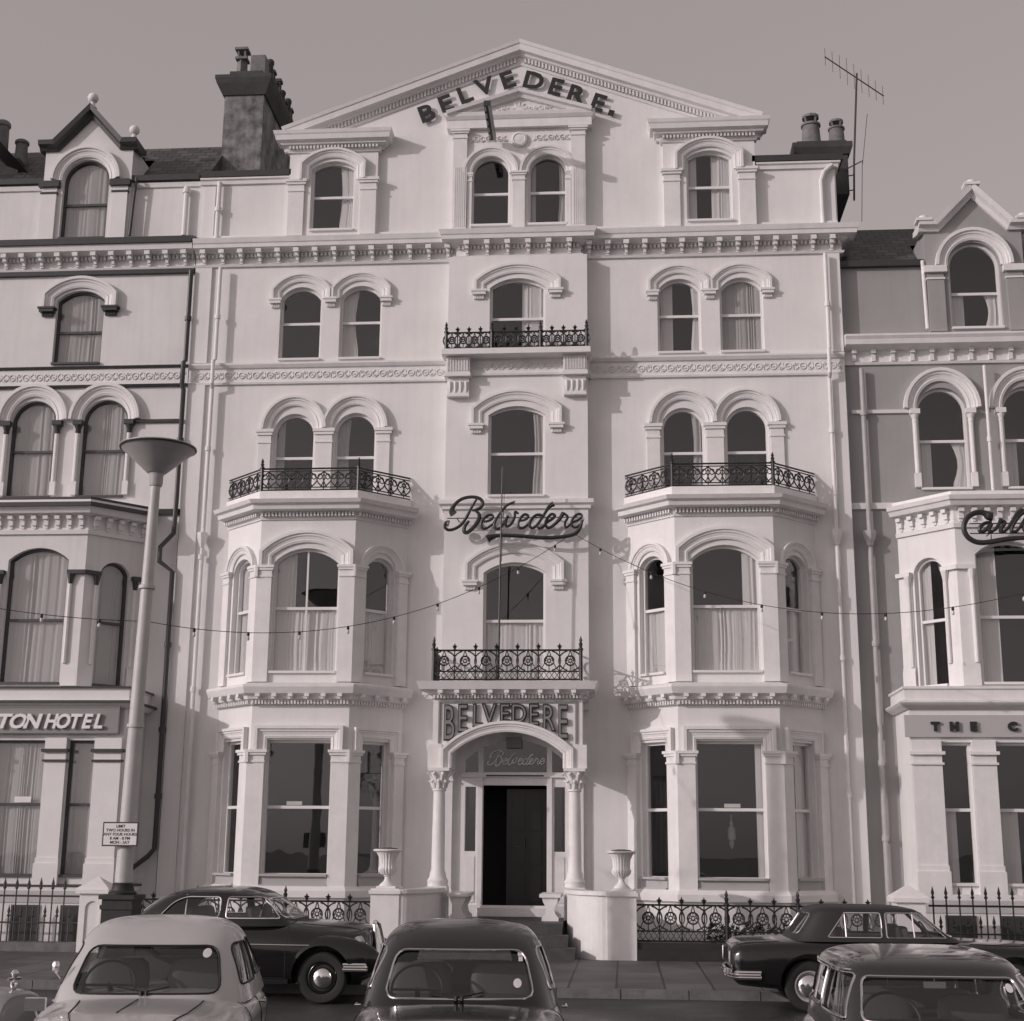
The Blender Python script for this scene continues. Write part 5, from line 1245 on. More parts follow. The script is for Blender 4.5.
# ================================================================== BULB STRINGS
def string_of(a, b, sag, bulbs, label):
    t = thing('festoon_lights', label, 'string lights', ((a[0]+b[0])/2, (a[1]+b[1])/2, (a[2]+b[2])/2-sag), 'strings of bulbs across the fronts')
    def P(s): return tuple(a[i]+(b[i]-a[i])*s - (4*sag*s*(1-s) if i == 2 else 0) for i in range(3))
    q = MB(); q.tube([P(k/40) for k in range(41)], .006, 5); q.build('cable', RUBBER, t)
    for s in bulbs:
        x_, y_, z_ = P(s); q = MB(); q.lathe([(.01, .01), (.022, 0), (.024, -.045), (.018, -.055)], (x_, y_, z_), 8); so_ = q.build('socket', RUBBER, t)
        q = MB(); q.lathe([(.014, -.055), (.022, -.08), (.025, -.10), (.018, -.12), (.003, -.13)], (x_, y_, z_), 10); q.build('bulb', BULB, t)
L0 = (-5.10, -7.1, 5.27); W0 = (1.15, -.5, 8.05); R0 = (10.3, -6.6, 6.5)
string_of(L0, W0, .84, [.09+.107*k for k in range(9)], 'bulb string from the lamp post to the middle of the hotel wall')
string_of(W0, R0, 1.35, [.06+.105*k for k in range(9)], 'bulb string from the middle wall to beyond the right edge')
string_of((-11.0, -7.1, 6.4), L0, .25, [.1+.155*k for k in range(6)], 'bulb string running left from the lamp post out of view')

# ================================================================== AERIAL
ae_ = thing('television_aerial', 'tall multi element aerial on a mast strapped to the right chimney', 'aerial', (7.3, 1.2, 15.8))
q = MB(); q.tube([(7.22, .9, 15.7), (7.26, .9, 16.6), (7.42, .9, 18.75)], .022, 6); q.build('mast', IRONG, ae_)
q = MB(); q.tube([(6.68, .55, 18.98), (8.06, 1.3, 18.40)], .014, 6); q.build('boom', IRONG, ae_)
for k in range(9):
    t_ = k/8; x_, y_, z_ = 6.69+1.35*t_, .555+.73*t_, 18.975-.565*t_; h_ = .30-.03*abs(k-3)+.02*k*.5
    q = MB(); q.tube([(x_, y_, z_-h_), (x_, y_, z_+h_)], .006, 4); q.build('element', IRONG, ae_)
q = MB(); q.tube([(7.06, .95, 16.45), (7.42, .9, 16.62)], .014, 5); q.tube([(7.44, .9, 16.55), (7.60, .9, 17.75)], .008, 4); q.tube([(7.44, .9, 16.65), (7.36, .9, 15.2)], .008, 4); q.build('side_rod', IRONG, ae_)
for z_ in (15.95, 16.3): q = MB(); q.tube([(7.1, .95, z_), (7.25, .9, z_)], .014, 5); q.build('bracket', IRONG, ae_)
#@@CARS@@
# ================================================================== CARS (local frame: nose towards -y)
def interp(tab, z):
    if z <= tab[0][0]: return tab[0][1:]
    for a, b in zip(tab, tab[1:]):
        if z <= b[0]:
            t = (z-a[0])/(b[0]-a[0]); t_ = t
            return tuple(p+(q-p)*t_ for p, q in zip(a[1:], b[1:]))
    return tab[-1][1:]
def smooth_tab(tab, sub=3):
    out = []
    for i in range(len(tab)-1):
        p0, p1, p2, p3 = tab[max(i-1, 0)], tab[i], tab[i+1], tab[min(i+2, len(tab)-1)]
        for k in range(sub):
            t = k/sub
            out.append(tuple(.5*((2*b)+(-a+c)*t+(2*a-5*b+4*c-d)*t*t+(-a+3*b-3*c+d)*t**3) for a, b, c, d in zip(p0, p1, p2, p3)))
    out.append(tab[-1]); return out
def sring(yf, yr, hw, n, z, K=56, off=0.0):
    yc = (yf+yr)/2; L = (yr-yf)/2-off; h = hw-off; pts = []
    for k in range(K):
        a = 2*math.pi*k/K; c, s_ = math.cos(a), math.sin(a)
        pts.append((h*math.copysign(abs(c)**(2/n), c), yc+L*math.copysign(abs(s_)**(2/n), s_), z))
    return pts
def roundpoly(P, r, n=4):
    out = []; m = len(P)
    for i in range(m):
        a, b, c = Vector(P[i-1]), Vector(P[i]), Vector(P[(i+1) % m])
        u = (a-b); v = (c-b); rr = min(r, u.length*.45, v.length*.45); p = b+u.normalized()*rr; q = b+v.normalized()*rr
        for k in range(n+1):
            t = k/n; out.append(tuple((1-t)**2*p+2*t*(1-t)*b+t*t*q))
    return out
def dens(P, step=.04):
    out = []
    for i in range(len(P)):
        a, b = Vector(P[i]), Vector(P[(i+1) % len(P)]); k = max(1, int((b-a).length/step))
        for j in range(k): out.append(tuple(a+(b-a)*j/k))
    return out
def build_local(mb, name, m, parent, angle=35):
    me = bpy.data.meshes.new(name); me.from_pydata([tuple(p) for p in mb.v], [], mb.f); me.update()
    for p, sm in zip(me.polygons, mb.smooth): p.use_smooth = sm
    if any(mb.smooth): me.set_sharp_from_angle(angle=R(angle))
    me.materials.append(m); o = bpy.data.objects.new(name, me); col.objects.link(o)
    if parent is not None: o.parent = parent
    return o
def difference(o, cutters):
    par = o.parent; o.parent = None
    for c in cutters:
        me = bpy.data.meshes.new('cut'); me.from_pydata([tuple(p) for p in c.v], [], c.f); me.update()
        bm = bmesh.new(); bm.from_mesh(me); bmesh.ops.recalc_face_normals(bm, faces=bm.faces[:]); bm.to_mesh(me); bm.free()
        co = bpy.data.objects.new('cut', me); col.objects.link(co)
        n0 = len(o.data.polygons)
        for solver, self_ in (('EXACT', False), ('EXACT', True), ('FAST', False)):
            md_ = o.modifiers.new('b', 'BOOLEAN'); md_.operation = 'DIFFERENCE'; md_.solver = solver; md_.object = co
            if solver == 'EXACT': md_.use_self = self_
            dg_ = bpy.context.evaluated_depsgraph_get(); dg_.update()
            nm = bpy.data.meshes.new_from_object(o.evaluated_get(dg_)); o.modifiers.clear()
            if len(nm.polygons) > n0*.6: break
            bpy.data.meshes.remove(nm); nm = None
        if nm is not None:
            old = o.data; name_ = old.name; o.data = nm; bpy.data.meshes.remove(old); nm.name = name_
        bpy.data.objects.remove(co); bpy.data.meshes.remove(me)
    o.data.set_sharp_from_angle(angle=R(35)); o.parent = par
def recalc(o):
    bm = bmesh.new(); bm.from_mesh(o.data); bmesh.ops.recalc_face_normals(bm, faces=bm.faces[:]); bm.to_mesh(o.data); bm.free()
def body_ring(st):
    y, hw, zb, zw, zt, n = st; pts = [(-.82*hw, y, zb), (.82*hw, y, zb), (.95*hw, y, zb+.06), (hw*.99, y, zb+.16), (hw, y, zw)]
    for k in range(1, 10):
        a = math.pi/2*k/9; pts.append((hw*math.cos(a)**(2/n), y, zw+(zt-zw)*math.sin(a)**(2/n)))
    pts += [(-x, y_, z) for x, y_, z in reversed(pts[4:13])]+[(-.99*hw, y, zb+.16), (-.95*hw, y, zb+.06)]
    return pts
def top_z(tab, x, y):
    hw, zb, zw, zt, n = interp(tab, y); q = min(1, abs(x)/hw)
    return zw+(zt-zw)*(1-q**n)**(1/n)
def car(name, label, cat, loc, rz, spec):
    t = thing(name, label, cat, loc); t.rotation_euler = (0, 0, rz); t['_wl'] = (0, 0, 0)
    P = spec['paint']; st = smooth_tab(spec['body'], 4); S = smooth_tab(spec['cabin'], 3)
    # body
    mb = MB(); rings = [body_ring(s_) for s_ in st]; K = len(rings[0])
    fs = []
    for i in range(len(rings)-1):
        for k in range(K):
            l = (k+1) % K; fs.append((i*K+k, i*K+l, (i+1)*K+l, (i+1)*K+k))
    fs += [tuple(range(K-1, -1, -1)), tuple((len(rings)-1)*K+k for k in range(K))]
    mb.add([p for r_ in rings for p in r_], fs, True)
    body = build_local(mb, 'body', P, t); recalc(body)
    wr = spec['wr']; cuts = []
    for (wy, hw_) in spec['wheels']:
        for s in (-1, 1):
            c = MB(Matrix.Translation((s*(hw_-.06), wy, wr+.02)) @ Matrix.Rotation(R(90), 4, 'Y')); c.lathe([(wr+.065, -.24), (wr+.065, .4 if s > 0 else .24)] if s > 0 else [(wr+.065, -.4), (wr+.065, .24)], (0, 0, 0), 32, smooth=False); cuts.append(c)
    difference(body, cuts)
    def seam(pts, r=.005, m=RUBBER, nm='panel_gap', par=None): q = MB(); q.tube(pts, r, 5); return build_local(q, nm, m, par or body)
    # fender mounds
    for f_ in spec.get('fenders', []):
        q = MB(); (x0, y0_, z0_, rx, ry, rz_) = f_
        rg = []
        for i in range(13):
            a = math.pi*i/12; rr_ = math.sin(a)
            for k in range(20): b_ = 2*math.pi*k/20; rg.append((x0+rx*rr_*math.cos(b_), y0_-ry*math.cos(a), z0_+rz_*rr_*math.sin(b_)))
        q.add(rg, [(i*20+k, i*20+(k+1) % 20, (i+1)*20+(k+1) % 20, (i+1)*20+k) for i in range(12) for k in range(20)], True)
        fo = build_local(q, 'fender', P, t); recalc(fo)
        cc_ = [c for c in []]
        cuts2 = []
        for (wy, hw_) in spec['wheels']:
            if abs(wy-y0_) < .8:
                s = 1 if x0 > 0 else -1
                c = MB(Matrix.Translation((s*(hw_-.06), wy, wr+.02)) @ Matrix.Rotation(R(90), 4, 'Y')); c.lathe([(wr+.065, -.5), (wr+.065, .5)], (0, 0, 0), 32, smooth=False); cuts2.append(c)
        if cuts2: difference(fo, cuts2)
    # cabin shell
    mb = MB(); th = .035; outer = [sring(*s_[1:5], s_[0]) for s_ in S]; inner = [sring(*s_[1:5], s_[0]-.028*max(0, (s_[0]-S[0][0])/(S[-1][0]-S[0][0]))**4, off=th) for i, s_ in enumerate(S) if s_[3] > th+.03 and (s_[2]-s_[1])/2 > th+.02]
    inner[0] = [(p[0], p[1], S[0][0]) for p in inner[0]]
    K = 56; vs = [p for r_ in outer for p in r_]; n1 = len(outer); fs = []
    for i in range(n1-1):
        for k in range(K): l = (k+1) % K; fs.append((i*K+k, i*K+l, (i+1)*K+l, (i+1)*K+k))
    fs.append(tuple((n1-1)*K+k for k in range(K))); b0 = len(vs); vs += [p for r_ in inner for p in r_]; n2 = len(inner)
    for i in range(n2-1):
        for k in range(K): l = (k+1) % K; fs.append((b0+i*K+l, b0+i*K+k, b0+(i+1)*K+k, b0+(i+1)*K+l))
    fs.append(tuple(b0+(n2-1)*K+k for k in range(K-1, -1, -1)))
    for k in range(K): l = (k+1) % K; fs.append((k, b0+k, b0+l, l))
    mb.add(vs, fs, True); cab = build_local(mb, 'cabin_roof', spec.get('roof_paint', P), t); recalc(cab)
    def surf(kind, a, z, off=0.0):
        yf, yr, hw, n = interp(S, z)[:4]; yc = (yf+yr)/2; L = (yr-yf)/2+off; h = hw+off
        if kind in 'FR':
            q = min(.999, abs(a)/h); y = L*(1-q**n)**(1/n); return (a, yc-y if kind == 'F' else yc+y, z)
        q = min(.999, abs(a-yc)/L); x = h*(1-q**n)**(1/n); return (x if kind == 'r' else -x, a, z)
    cuts = []
    for kind, poly, r_ in spec['glass']:
        pl = roundpoly(poly, r_)
        c = MB()
        n = len(pl)
        if kind in 'FR':
            ys = (-3, .15) if kind == 'F' else (.35, 4)
            c.add([(p[0], ys[0], p[1]) for p in pl]+[(p[0], ys[1], p[1]) for p in pl], [tuple(range(n)), tuple(range(2*n-1, n-1, -1))]+[(i, n+i, n+(i+1) % n, (i+1) % n) for i in range(n)]); cuts.append(c)
        else:
            for xs in ((.18, 1.5), (-1.5, -.18)):
                c = MB(); c.add([(xs[0], p[0], p[1]) for p in pl]+[(xs[1], p[0], p[1]) for p in pl], [tuple(range(n)), tuple(range(2*n-1, n-1, -1))]+[(i, n+i, n+(i+1) % n, (i+1) % n) for i in range(n)]); cuts.append(c)
    difference(cab, cuts)
    for kind, poly, r_ in spec['glass']:
        pl = dens(roundpoly(poly, r_)); cx_ = sum(p[0] for p in pl)/len(pl); cz_ = sum(p[1] for p in pl)/len(pl)
        for kd in ([kind] if kind in 'FR' else ['l', 'r']):
            q = MB(); vs = []; n = len(pl); lv = [1.012, .85, .65, .45, .22]
            for s_ in lv: vs += [surf(kd, cx_+(p[0]-cx_)*s_, cz_+(p[1]-cz_)*s_, -.016) for p in pl]
            vs.append(surf(kd, cx_, cz_, -.016)); fs = []
            for i in range(len(lv)-1):
                for k in range(n): l = (k+1) % n; fs.append((i*n+k, i*n+l, (i+1)*n+l, (i+1)*n+k))
            for k in range(n): fs.append(((len(lv)-1)*n+k, (len(lv)-1)*n+(k+1) % n, len(lv)*n))
            q.add(vs, fs, True); nm = {'F': 'windscreen', 'R': 'rear_window', 'l': 'side_window', 'r': 'side_window'}[kd]
            g_ = build_local(q, nm, CGLASS, t)
            q = MB(); q.tube([surf(kd, p[0], p[1], .001) for p in pl], spec['trim'][1], 6, True); build_local(q, 'window_trim', spec['trim'][0] if kind != 'F' or 'ftrim' not in spec else spec['ftrim'], g_)
    # vertical quarter-light bars
    for y_, z0_, z1_ in spec.get('bars', []):
        for kd in 'lr': q = MB(); q.tube([surf(kd, y_, z0_, -.005), surf(kd, y_+(z1_-z0_)*spec.get('barlean', 0), z1_, -.005)], .009, 5); build_local(q, 'quarter_light_bar', spec['trim'][0], cab)
    # cabin floor lining and seats
    yf, yr, hw, n = interp(S, S[0][0])[:4]; zb_ = spec['belt']
    q = MB(); rg = sring(yf, yr, hw, n, 0, K=40, off=.05); q.poly_prism([(p[0], p[1]) for p in rg], zb_-.1, zb_+.012); build_local(q, 'cabin_lining', LEATH, t)
    for (sy, w_, h_) in spec['seats']:
        for s in ((-1, 1) if w_ < .7 else (0,)):
            q = MB(); x0 = s*.31
            rg = []
            for z_, ww in ((zb_-.3, 1.0), (zb_+h_*.55, 1.0), (zb_+h_*.85, .94), (zb_+h_, .75)): rg.append([(x0+w_/2*ww*math.copysign(abs(math.cos(a))**.5, math.cos(a)), sy+.06*math.copysign(abs(math.sin(a))**.6, math.sin(a))+.18*(z_-zb_), z_) for a in [2*math.pi*k/20 for k in range(20)]])
            q.add([p for r__ in rg for p in r__], [(i*20+k, i*20+(k+1) % 20, (i+1)*20+(k+1) % 20, (i+1)*20+k) for i in range(3) for k in range(20)]+[tuple(60+k for k in range(20))], True); build_local(q, 'seat', LEATH, t)
    sw = spec['steer']; Mw = Matrix.Translation(sw) @ Matrix.Rotation(R(62), 4, 'X'); q = MB(Mw); q.tube([(.19*math.cos(2*math.pi*k/28), .19*math.sin(2*math.pi*k/28), 0) for k in range(28)], .011, 6, True); q.tube([(-.19, 0, 0), (.19, 0, 0)], .01, 5); q.tube([(0, 0, 0), (0, 0, -.25)], .02, 6)
    build_local(q, 'steering_wheel', DKPLAS, t)
    # wheels
    for (wy, hw_) in spec['wheels']:
        for s in (-1, 1):
            M_ = Matrix.Translation((s*(hw_-.13), wy, wr)) @ Matrix.Rotation(R(90 if s > 0 else -90), 4, 'Y')
            q = MB(M_); q.lathe([(wr*.6, -.07), (wr*.92, -.08), (wr*.985, -.055), (wr, -.03), (wr, .03), (wr*.985, .055), (wr*.93, .075), (wr*.72, .08), (wr*.63, .065), (wr*.6, .03)], (0, 0, 0), 36)
            w_ = build_local(q, 'wheel', TYRE, t)
            q = MB(M_); q.lathe([(wr*.62, -.05), (wr*.62, .05), (wr*.58, .06), (wr*.5, .025), (wr*.40, .02), (wr*.2, .03)], (0, 0, 0), 32); build_local(q, 'rim', spec.get('rim', P), w_)
            hc = spec.get('hub', .36)
            q = MB(M_); q.lathe([(wr*hc, .02), (wr*hc, .04), (wr*hc*.94, .055), (wr*hc*.7, .075), (wr*hc*.3, .088), (.0, .09)], (0, 0, 0), 32); build_local(q, 'hubcap', CHROME, w_)
    bump = spec['bumpers']
    for (y_, z_, hw_, sg) in bump:
        pts = [(hw_*math.sin(a), y_+sg*.0-sg*(-.16)*(1-math.cos(a))*-1*(-1), z_) for a in []]
        pts = []
        for k in range(-10, 11):
            u = k/10; pts.append((hw_*u, y_-sg*.13*abs(u)**3, z_))
        pts = [(-hw_-.02, y_-sg*.40, z_), (-hw_-.01, y_-sg*.24, z_)]+pts+[(hw_+.01, y_-sg*.24, z_), (hw_+.02, y_-sg*.40, z_)]
        q = MB()
        for dz in (-.03, 0, .03): q.tube([(p[0], p[1]-sg*abs(dz)*.3, z_+dz) for p in pts], .028, 8)
        bo_ = build_local(q, 'bumper', CHROME, t)
        if spec.get('overriders'):
            for s in (-1, 1): q = MB(); q.tube([(s*.42, y_+sg*.03, z_-.09), (s*.42, y_+sg*.05, z_), (s*.42, y_+sg*.03, z_+.12)], [.03, .04, .028], 8); build_local(q, 'overrider', CHROME, bo_)
    for (x_, y_, z_, r_, sg) in spec['lamps']:
        for s in (-1, 1):
            M_ = Matrix.Translation((s*x_, y_, z_)) @ Matrix.Rotation(R(90)*sg, 4, 'X')
            q = MB(M_); q.lathe([(r_*1.0, -.06), (r_*1.18, .0), (r_*1.12, .03), (r_, .03)], (0, 0, 0), 24); h_ = build_local(q, 'headlight', CHROME, t)
            q = MB(M_); q.lathe([(r_, .02), (r_*.8, .045), (r_*.4, .06), (0, .065)], (0, 0, 0), 24); build_local(q, 'lens', LENS, h_)
    for pts in spec.get('side_lines', []):
        for s in (-1, 1):
            q = MB(); q.tube([(s*(interp(st, y_)[0]*(1 if z_ < interp(st, y_)[2] else (max(0.02, 1-((z_-interp(st, y_)[2])/(interp(st, y_)[3]-interp(st, y_)[2]))**interp(st, y_)[4]))**(1/interp(st, y_)[4]))+.002), y_, z_) for y_, z_ in dens(pts+pts[::-1][1:-1], .08)[:max(2, 1+sum(max(1, int(math.dist(a, b)/.08)) for a, b in zip(pts, pts[1:])))]], .008, 5); build_local(q, 'side_trim', CHROME, body)
    for pts in spec.get('door_gaps', []):
        for s in (-1, 1):
            def sx(y_, z_):
                hw_, zb2, zw2, zt2, n2 = interp(st, y_)
                if z_ < zw2: return hw_*(.99+.01*max(0, (z_-zb2-.16))/max(.01, zw2-zb2-.16))
                return hw_*max(0.02, 1-min(.999, (z_-zw2)/(zt2-zw2))**n2)**(1/n2)
            pp2 = []
            for a, b in zip(pts, pts[1:]):
                k = max(1, int(math.dist(a, b)/.04)); pp2 += [(a[0]+(b[0]-a[0])*j/k, a[1]+(b[1]-a[1])*j/k) for j in range(k)]
            pp2.append(pts[-1]); q = MB(); q.tube([(s*(sx(*p)+.0005), p[0], p[1]) for p in pp2], .0045, 4); build_local(q, 'panel_gap', RUBBER, body)
    for pts in spec.get('hood_gaps', []):
        pp2 = []
        for a, b in zip(pts, pts[1:]):
            k = max(1, int(math.dist(a, b)/.04)); pp2 += [(a[0]+(b[0]-a[0])*j/k, a[1]+(b[1]-a[1])*j/k) for j in range(k)]
        pp2.append(pts[-1]); q = MB(); q.tube([(x_, y_, top_z(st, x_, y_)+.001) for x_, y_ in pp2], .005, 4); build_local(q, 'panel_gap', RUBBER, body)
    for y_, z_ in spec.get('handles', []):
        for s in (-1, 1):
            hw_ = interp(st, y_)[0]; q = MB(); q.tube([(s*(hw_-.01), y_-.07, z_), (s*(hw_+.03), y_-.06, z_), (s*(hw_+.03), y_+.06, z_)], .01, 6); build_local(q, 'door_handle', CHROME, body)
    for (x_, y_, L_, a_) in spec.get('wipers', []):
        z0_ = top_z(st, x_, y_)+.012
        q = MB(); p1 = (x_+L_*math.cos(a_), 0, S[0][0]+.16+L_*math.sin(a_)); p1 = surf('F', p1[0], z0_+.035+L_*math.sin(a_), .012)
        pb_ = surf('F', x_, z0_+.02, .02); q.tube([pb_, p1], .006, 5); q.lathe([(.016, -.02), (.014, .01)], (pb_[0], pb_[1], pb_[2]), 8)
        wo_ = build_local(q, 'wiper', DKPLAS, t)
    t['_surf'] = 0
    return t, surf, st
def sticker(surf, kd, x_, z_, r_, par, m=PAPER, sq=False):
    q = MB(); K = 4 if sq else 20; c = surf(kd, x_, z_, -.02)
    vs = [surf(kd, x_+r_*math.cos(2*math.pi*k/K+(math.pi/4 if sq else 0)), z_+r_*math.sin(2*math.pi*k/K+(math.pi/4 if sq else 0)), -.012) for k in range(K)]+[surf(kd, x_, z_, -.012)]
    q.add(vs, [(k, (k+1) % K, K) for k in range(K)]); build_local(q, 'sticker', m, par)

small_body = [(-1.84,.30,.36,.50,.60,2.2),(-1.74,.56,.28,.50,.74,2.3),(-1.35,.71,.25,.55,.84,2.6),(-.8,.765,.25,.58,.865,3.0),(-.45,.775,.25,.60,.885,3.6),(.5,.775,.25,.60,.89,3.6),(1.2,.75,.28,.60,.88,3.0),(1.62,.66,.34,.56,.74,2.5),(1.84,.42,.42,.52,.60,2.2)]
small_cabin = [(.82,-.66,1.54,.74,4.2),(.91,-.58,1.44,.715,4.2),(1.08,-.40,1.24,.665,4.0),(1.22,-.23,1.02,.61,3.8),(1.30,-.10,.88,.565,3.6),(1.36,.03,.74,.49,3.3),(1.395,.16,.60,.37,3.0),(1.412,.28,.46,.20,2.6),(1.416,.35,.39,.05,2.4)]
small_glass = [('F', [(-.545,.90),(.545,.90),(.475,1.215),(-.475,1.215)], .09), ('R', [(-.42,1.0),(.42,1.0),(.36,1.2),(-.36,1.2)], .08),
     ('s', [(-.27,.94),(.32,.94),(.32,1.225),(-.04,1.225),(-.12,1.18)], .05), ('s', [(.40,.96),(1.02,.96),(.86,1.20),(.72,1.235),(.40,1.235)], .06)]
def small_spec(paint, trim, ftrim, rim=None):
    return dict(paint=paint, body=small_body, cabin=small_cabin, glass=small_glass, trim=(trim, .008), ftrim=ftrim, belt=.86, wr=.29, wheels=[(-1.14,.74),(1.05,.73)],
      seats=[(.05,.48,.24),(.72,1.0,.21)], steer=(-.32,-.22,.93), bumpers=[(-1.92,.42,.70,-1),(1.92,.44,.66,1)], overriders=True, lamps=[(.55,-1.66,.66,.085,1)],
      fenders=[(-.60,-1.15,.50,.19,.62,.27),(.60,-1.15,.50,.19,.62,.27)], door_gaps=[[(-.42,.87),(-.42,.35),(.34,.35),(.34,.87)]], handles=[(.22,.78)],
      hood_gaps=[[(-.44,-.66),(-.40,-1.2),(-.3,-1.6)],[(.44,-.66),(.40,-1.2),(.3,-1.6)]], wipers=[(-.02,-.60,.20,.10),(.02,-.60,-.22,-.08)] , rim=rim or paint)
c1, s1, st1 = car('parked_car', 'pale grey rounded saloon facing us, front left of the picture', 'car', (-1.49, -16.78, 0), R(9), small_spec(PALEP, RUBBER, RUBBER))
sticker(s1, 'F', .40, 1.165, .032, c1)
q = MB(); q.tube([(-.02,-.70,top_z(st1,-.02,-.70)+.004), (-.06,-1.3,top_z(st1,-.06,-1.3)+.004)], .004, 4); build_local(q, 'bonnet_seam', RUBBER, c1)
def wing_mirror(c, x_, y_, z_, s=-1):
    q = MB(); q.tube([(x_, y_, z_-.08), (x_+s*.03, y_, z_)], .008, 6); q.box(x_+s*.03-.07, x_+s*.03+.07, y_-.02, y_+.03, z_-.01, z_+.075); build_local(q, 'wing_mirror', CHROME, c)
wing_mirror(c1, -.66, -.92, .83)
q = MB(); q.lathe([(.01,0),(.025,.02),(.028,.07),(.015,.09)], (-.70,-.33,1.02), 8); q.tube([(-.66,-.33,.98),(-.70,-.33,1.03)], .008, 5); build_local(q, 'door_mirror', CHROME, c1)
c2, s2, st2 = car('parked_car', 'glossy black rounded saloon with chrome framed windscreen, facing us near the middle', 'car', (.86, -16.78, 0), R(5), small_spec(BLACKP, CHROME, CHROME))
sticker(s2, 'F', .42, 1.0, .030, c2); sticker(s2, 'F', .44, 1.19, .022, c2, PAPER, True); sticker(s2, 'F', .445, 1.155, .022, c2, PAPER, True)
mini_body = [(-1.52,.56,.24,.45,.62,3.2),(-1.45,.63,.22,.48,.72,3.4),(-1.1,.69,.2,.5,.80,3.6),(-.72,.70,.2,.55,.86,4.0),(-.3,.705,.2,.55,.87,4.5),(.9,.705,.2,.55,.87,4.5),(1.3,.68,.22,.55,.84,4.0),(1.5,.62,.26,.5,.74,3.5),(1.55,.55,.3,.5,.66,3.2)]
mini_cabin = [(.82,-.78,1.38,.675,5.0),(.92,-.68,1.33,.655,5.0),(1.06,-.50,1.26,.62,5.4),(1.18,-.33,1.18,.585,5.8),(1.235,-.26,1.12,.565,5.6),(1.275,-.16,1.02,.525,4.6),(1.305,.0,.85,.44,4.0),(1.32,.2,.65,.28,3.2),(1.326,.35,.5,.08,2.6)]
c3, s3, st3 = car('parked_car', 'small dark boxy car facing us with its roof below the black saloon, bottom right', 'car', (4.08, -18.0, 0), R(0.5),
   dict(paint=DARKP, body=mini_body, cabin=mini_cabin, glass=[('F', [(-.53,.93),(.53,.93),(.475,1.175),(-.475,1.175)], .05), ('R', [(-.48,.95),(.48,.95),(.45,1.15),(-.45,1.15)], .06),
     ('s', [(-.46,.93),(.26,.93),(.26,1.185),(-.26,1.185)], .03), ('s', [(.33,.93),(1.16,.93),(1.06,1.185),(.33,1.185)], .04)], trim=(CHROME, .009), belt=.87, wr=.25, wheels=[(-1.02,.66),(1.0,.66)],
     seats=[(.1,.46,.16),(.85,1.0,.14)], steer=(-.30,-.30,.90), bumpers=[(-1.58,.36,.62,-1),(1.6,.38,.62,1)], lamps=[(.48,-1.47,.58,.085,1)], door_gaps=[[(-.5,.86),(-.5,.3),(.3,.3),(.3,.86)]], handles=[(.2,.74)], rim=LAMPP,
     hood_gaps=[[(-.5,-.84),(-.5,-1.4)],[(.5,-.84),(.5,-1.4)]], wipers=[(-.12,-.76,.22,.08),(.3,-.76,.2,.08)]))
q = MB(); 
for s in (-1, 1): 
    q = MB(); q.tube([s3('l' if s < 0 else 'r', y_, 1.205, .008) for y_ in [-.22+.06*k for k in range(21)]], .009, 5); build_local(q, 'rain_gutter', CHROME, c3)
q = MB(); q.box(-.07,.07,-.235,-.225,1.10,1.14); q.tube([(0,-.23,1.14),(0,-.24,1.19)], .006, 5); build_local(q, 'rear_view_mirror', CHROME, c3)
sticker(s3, 'F', .43, 1.12, .025, c3)
# kerbside saloons
old_body = [(-2.04,.36,.34,.55,.82,2.6),(-1.98,.60,.28,.58,.92,2.6),(-1.8,.74,.25,.60,.965,2.5),(-1.3,.80,.24,.62,1.005,2.7),(-.9,.83,.24,.64,1.02,3.2),(0,.84,.24,.64,1.03,3.6),(.9,.84,.24,.64,1.03,3.4),(1.25,.80,.26,.64,.96,2.8),(1.44,.72,.3,.6,.84,2.4),(1.52,.5,.38,.55,.68,2.2)]
old_cabin = [(.95,-1.09,1.30,.78,5.0),(1.03,-1.01,1.12,.755,5.0),(1.15,-.87,.98,.715,5.0),(1.28,-.68,.80,.655,4.6),(1.345,-.58,.66,.60,4.0),(1.395,-.45,.48,.49,3.4),(1.425,-.28,.28,.30,2.8),(1.435,-.12,.10,.10,2.4)]
c4, s4, st4 = car('parked_car', 'black older saloon parked sideways at the kerb behind the pale grey car', 'car', (-3.25, -8.42, 0), R(90),
   dict(paint=BLACKP, body=old_body, cabin=old_cabin, glass=[('F', [(-.60,1.055),(.60,1.055),(.52,1.285),(-.52,1.285)], .06), ('R', [(-.48,1.10),(.48,1.10),(.40,1.30),(-.40,1.30)], .09),
     ('s', [(-.88,1.045),(-.18,1.045),(-.18,1.305),(-.58,1.305),(-.66,1.28)], .04), ('s', [(-.09,1.045),(.72,1.045),(.54,1.24),(.38,1.305),(-.09,1.305)], .07)], trim=(CHROME, .010), belt=1.02, wr=.32, wheels=[(-1.47,.80),(.92,.80)],
     seats=[(-.45,.5,.16),(.35,1.1,.14)], steer=(-.34,-.80,1.05), bumpers=[(-2.16,.46,.78,-1),(1.54,.46,.60,1)], overriders=True, lamps=[(.60,-1.93,.73,.095,1)], fenders=[(-.66,-1.5,.55,.185,.72,.30),(.66,-1.5,.55,.185,.72,.30)],
     side_lines=[[(-1.5,.72),(.9,.74)]], door_gaps=[[(-1.0,1.0),(-1.0,.32),(-.12,.32),(-.12,1.0)],[(-.12,.32),(.7,.32),(.78,.9)]], handles=[(-.28,.84),(.5,.84)], bars=[(-.62,1.06,1.33),(.36,1.06,1.33)], barlean=.1, rim=BLACKP, hub=.42,
     hood_gaps=[[(-.5,-1.15),(-.42,-1.9)],[(.5,-1.15),(.42,-1.9)]]))
q = MB()
for k in range(-5, 6): q.tube([(k*.045,-2.10,.50),(k*.042,-2.08,.70),(k*.036,-2.03,.90)], .010, 5)
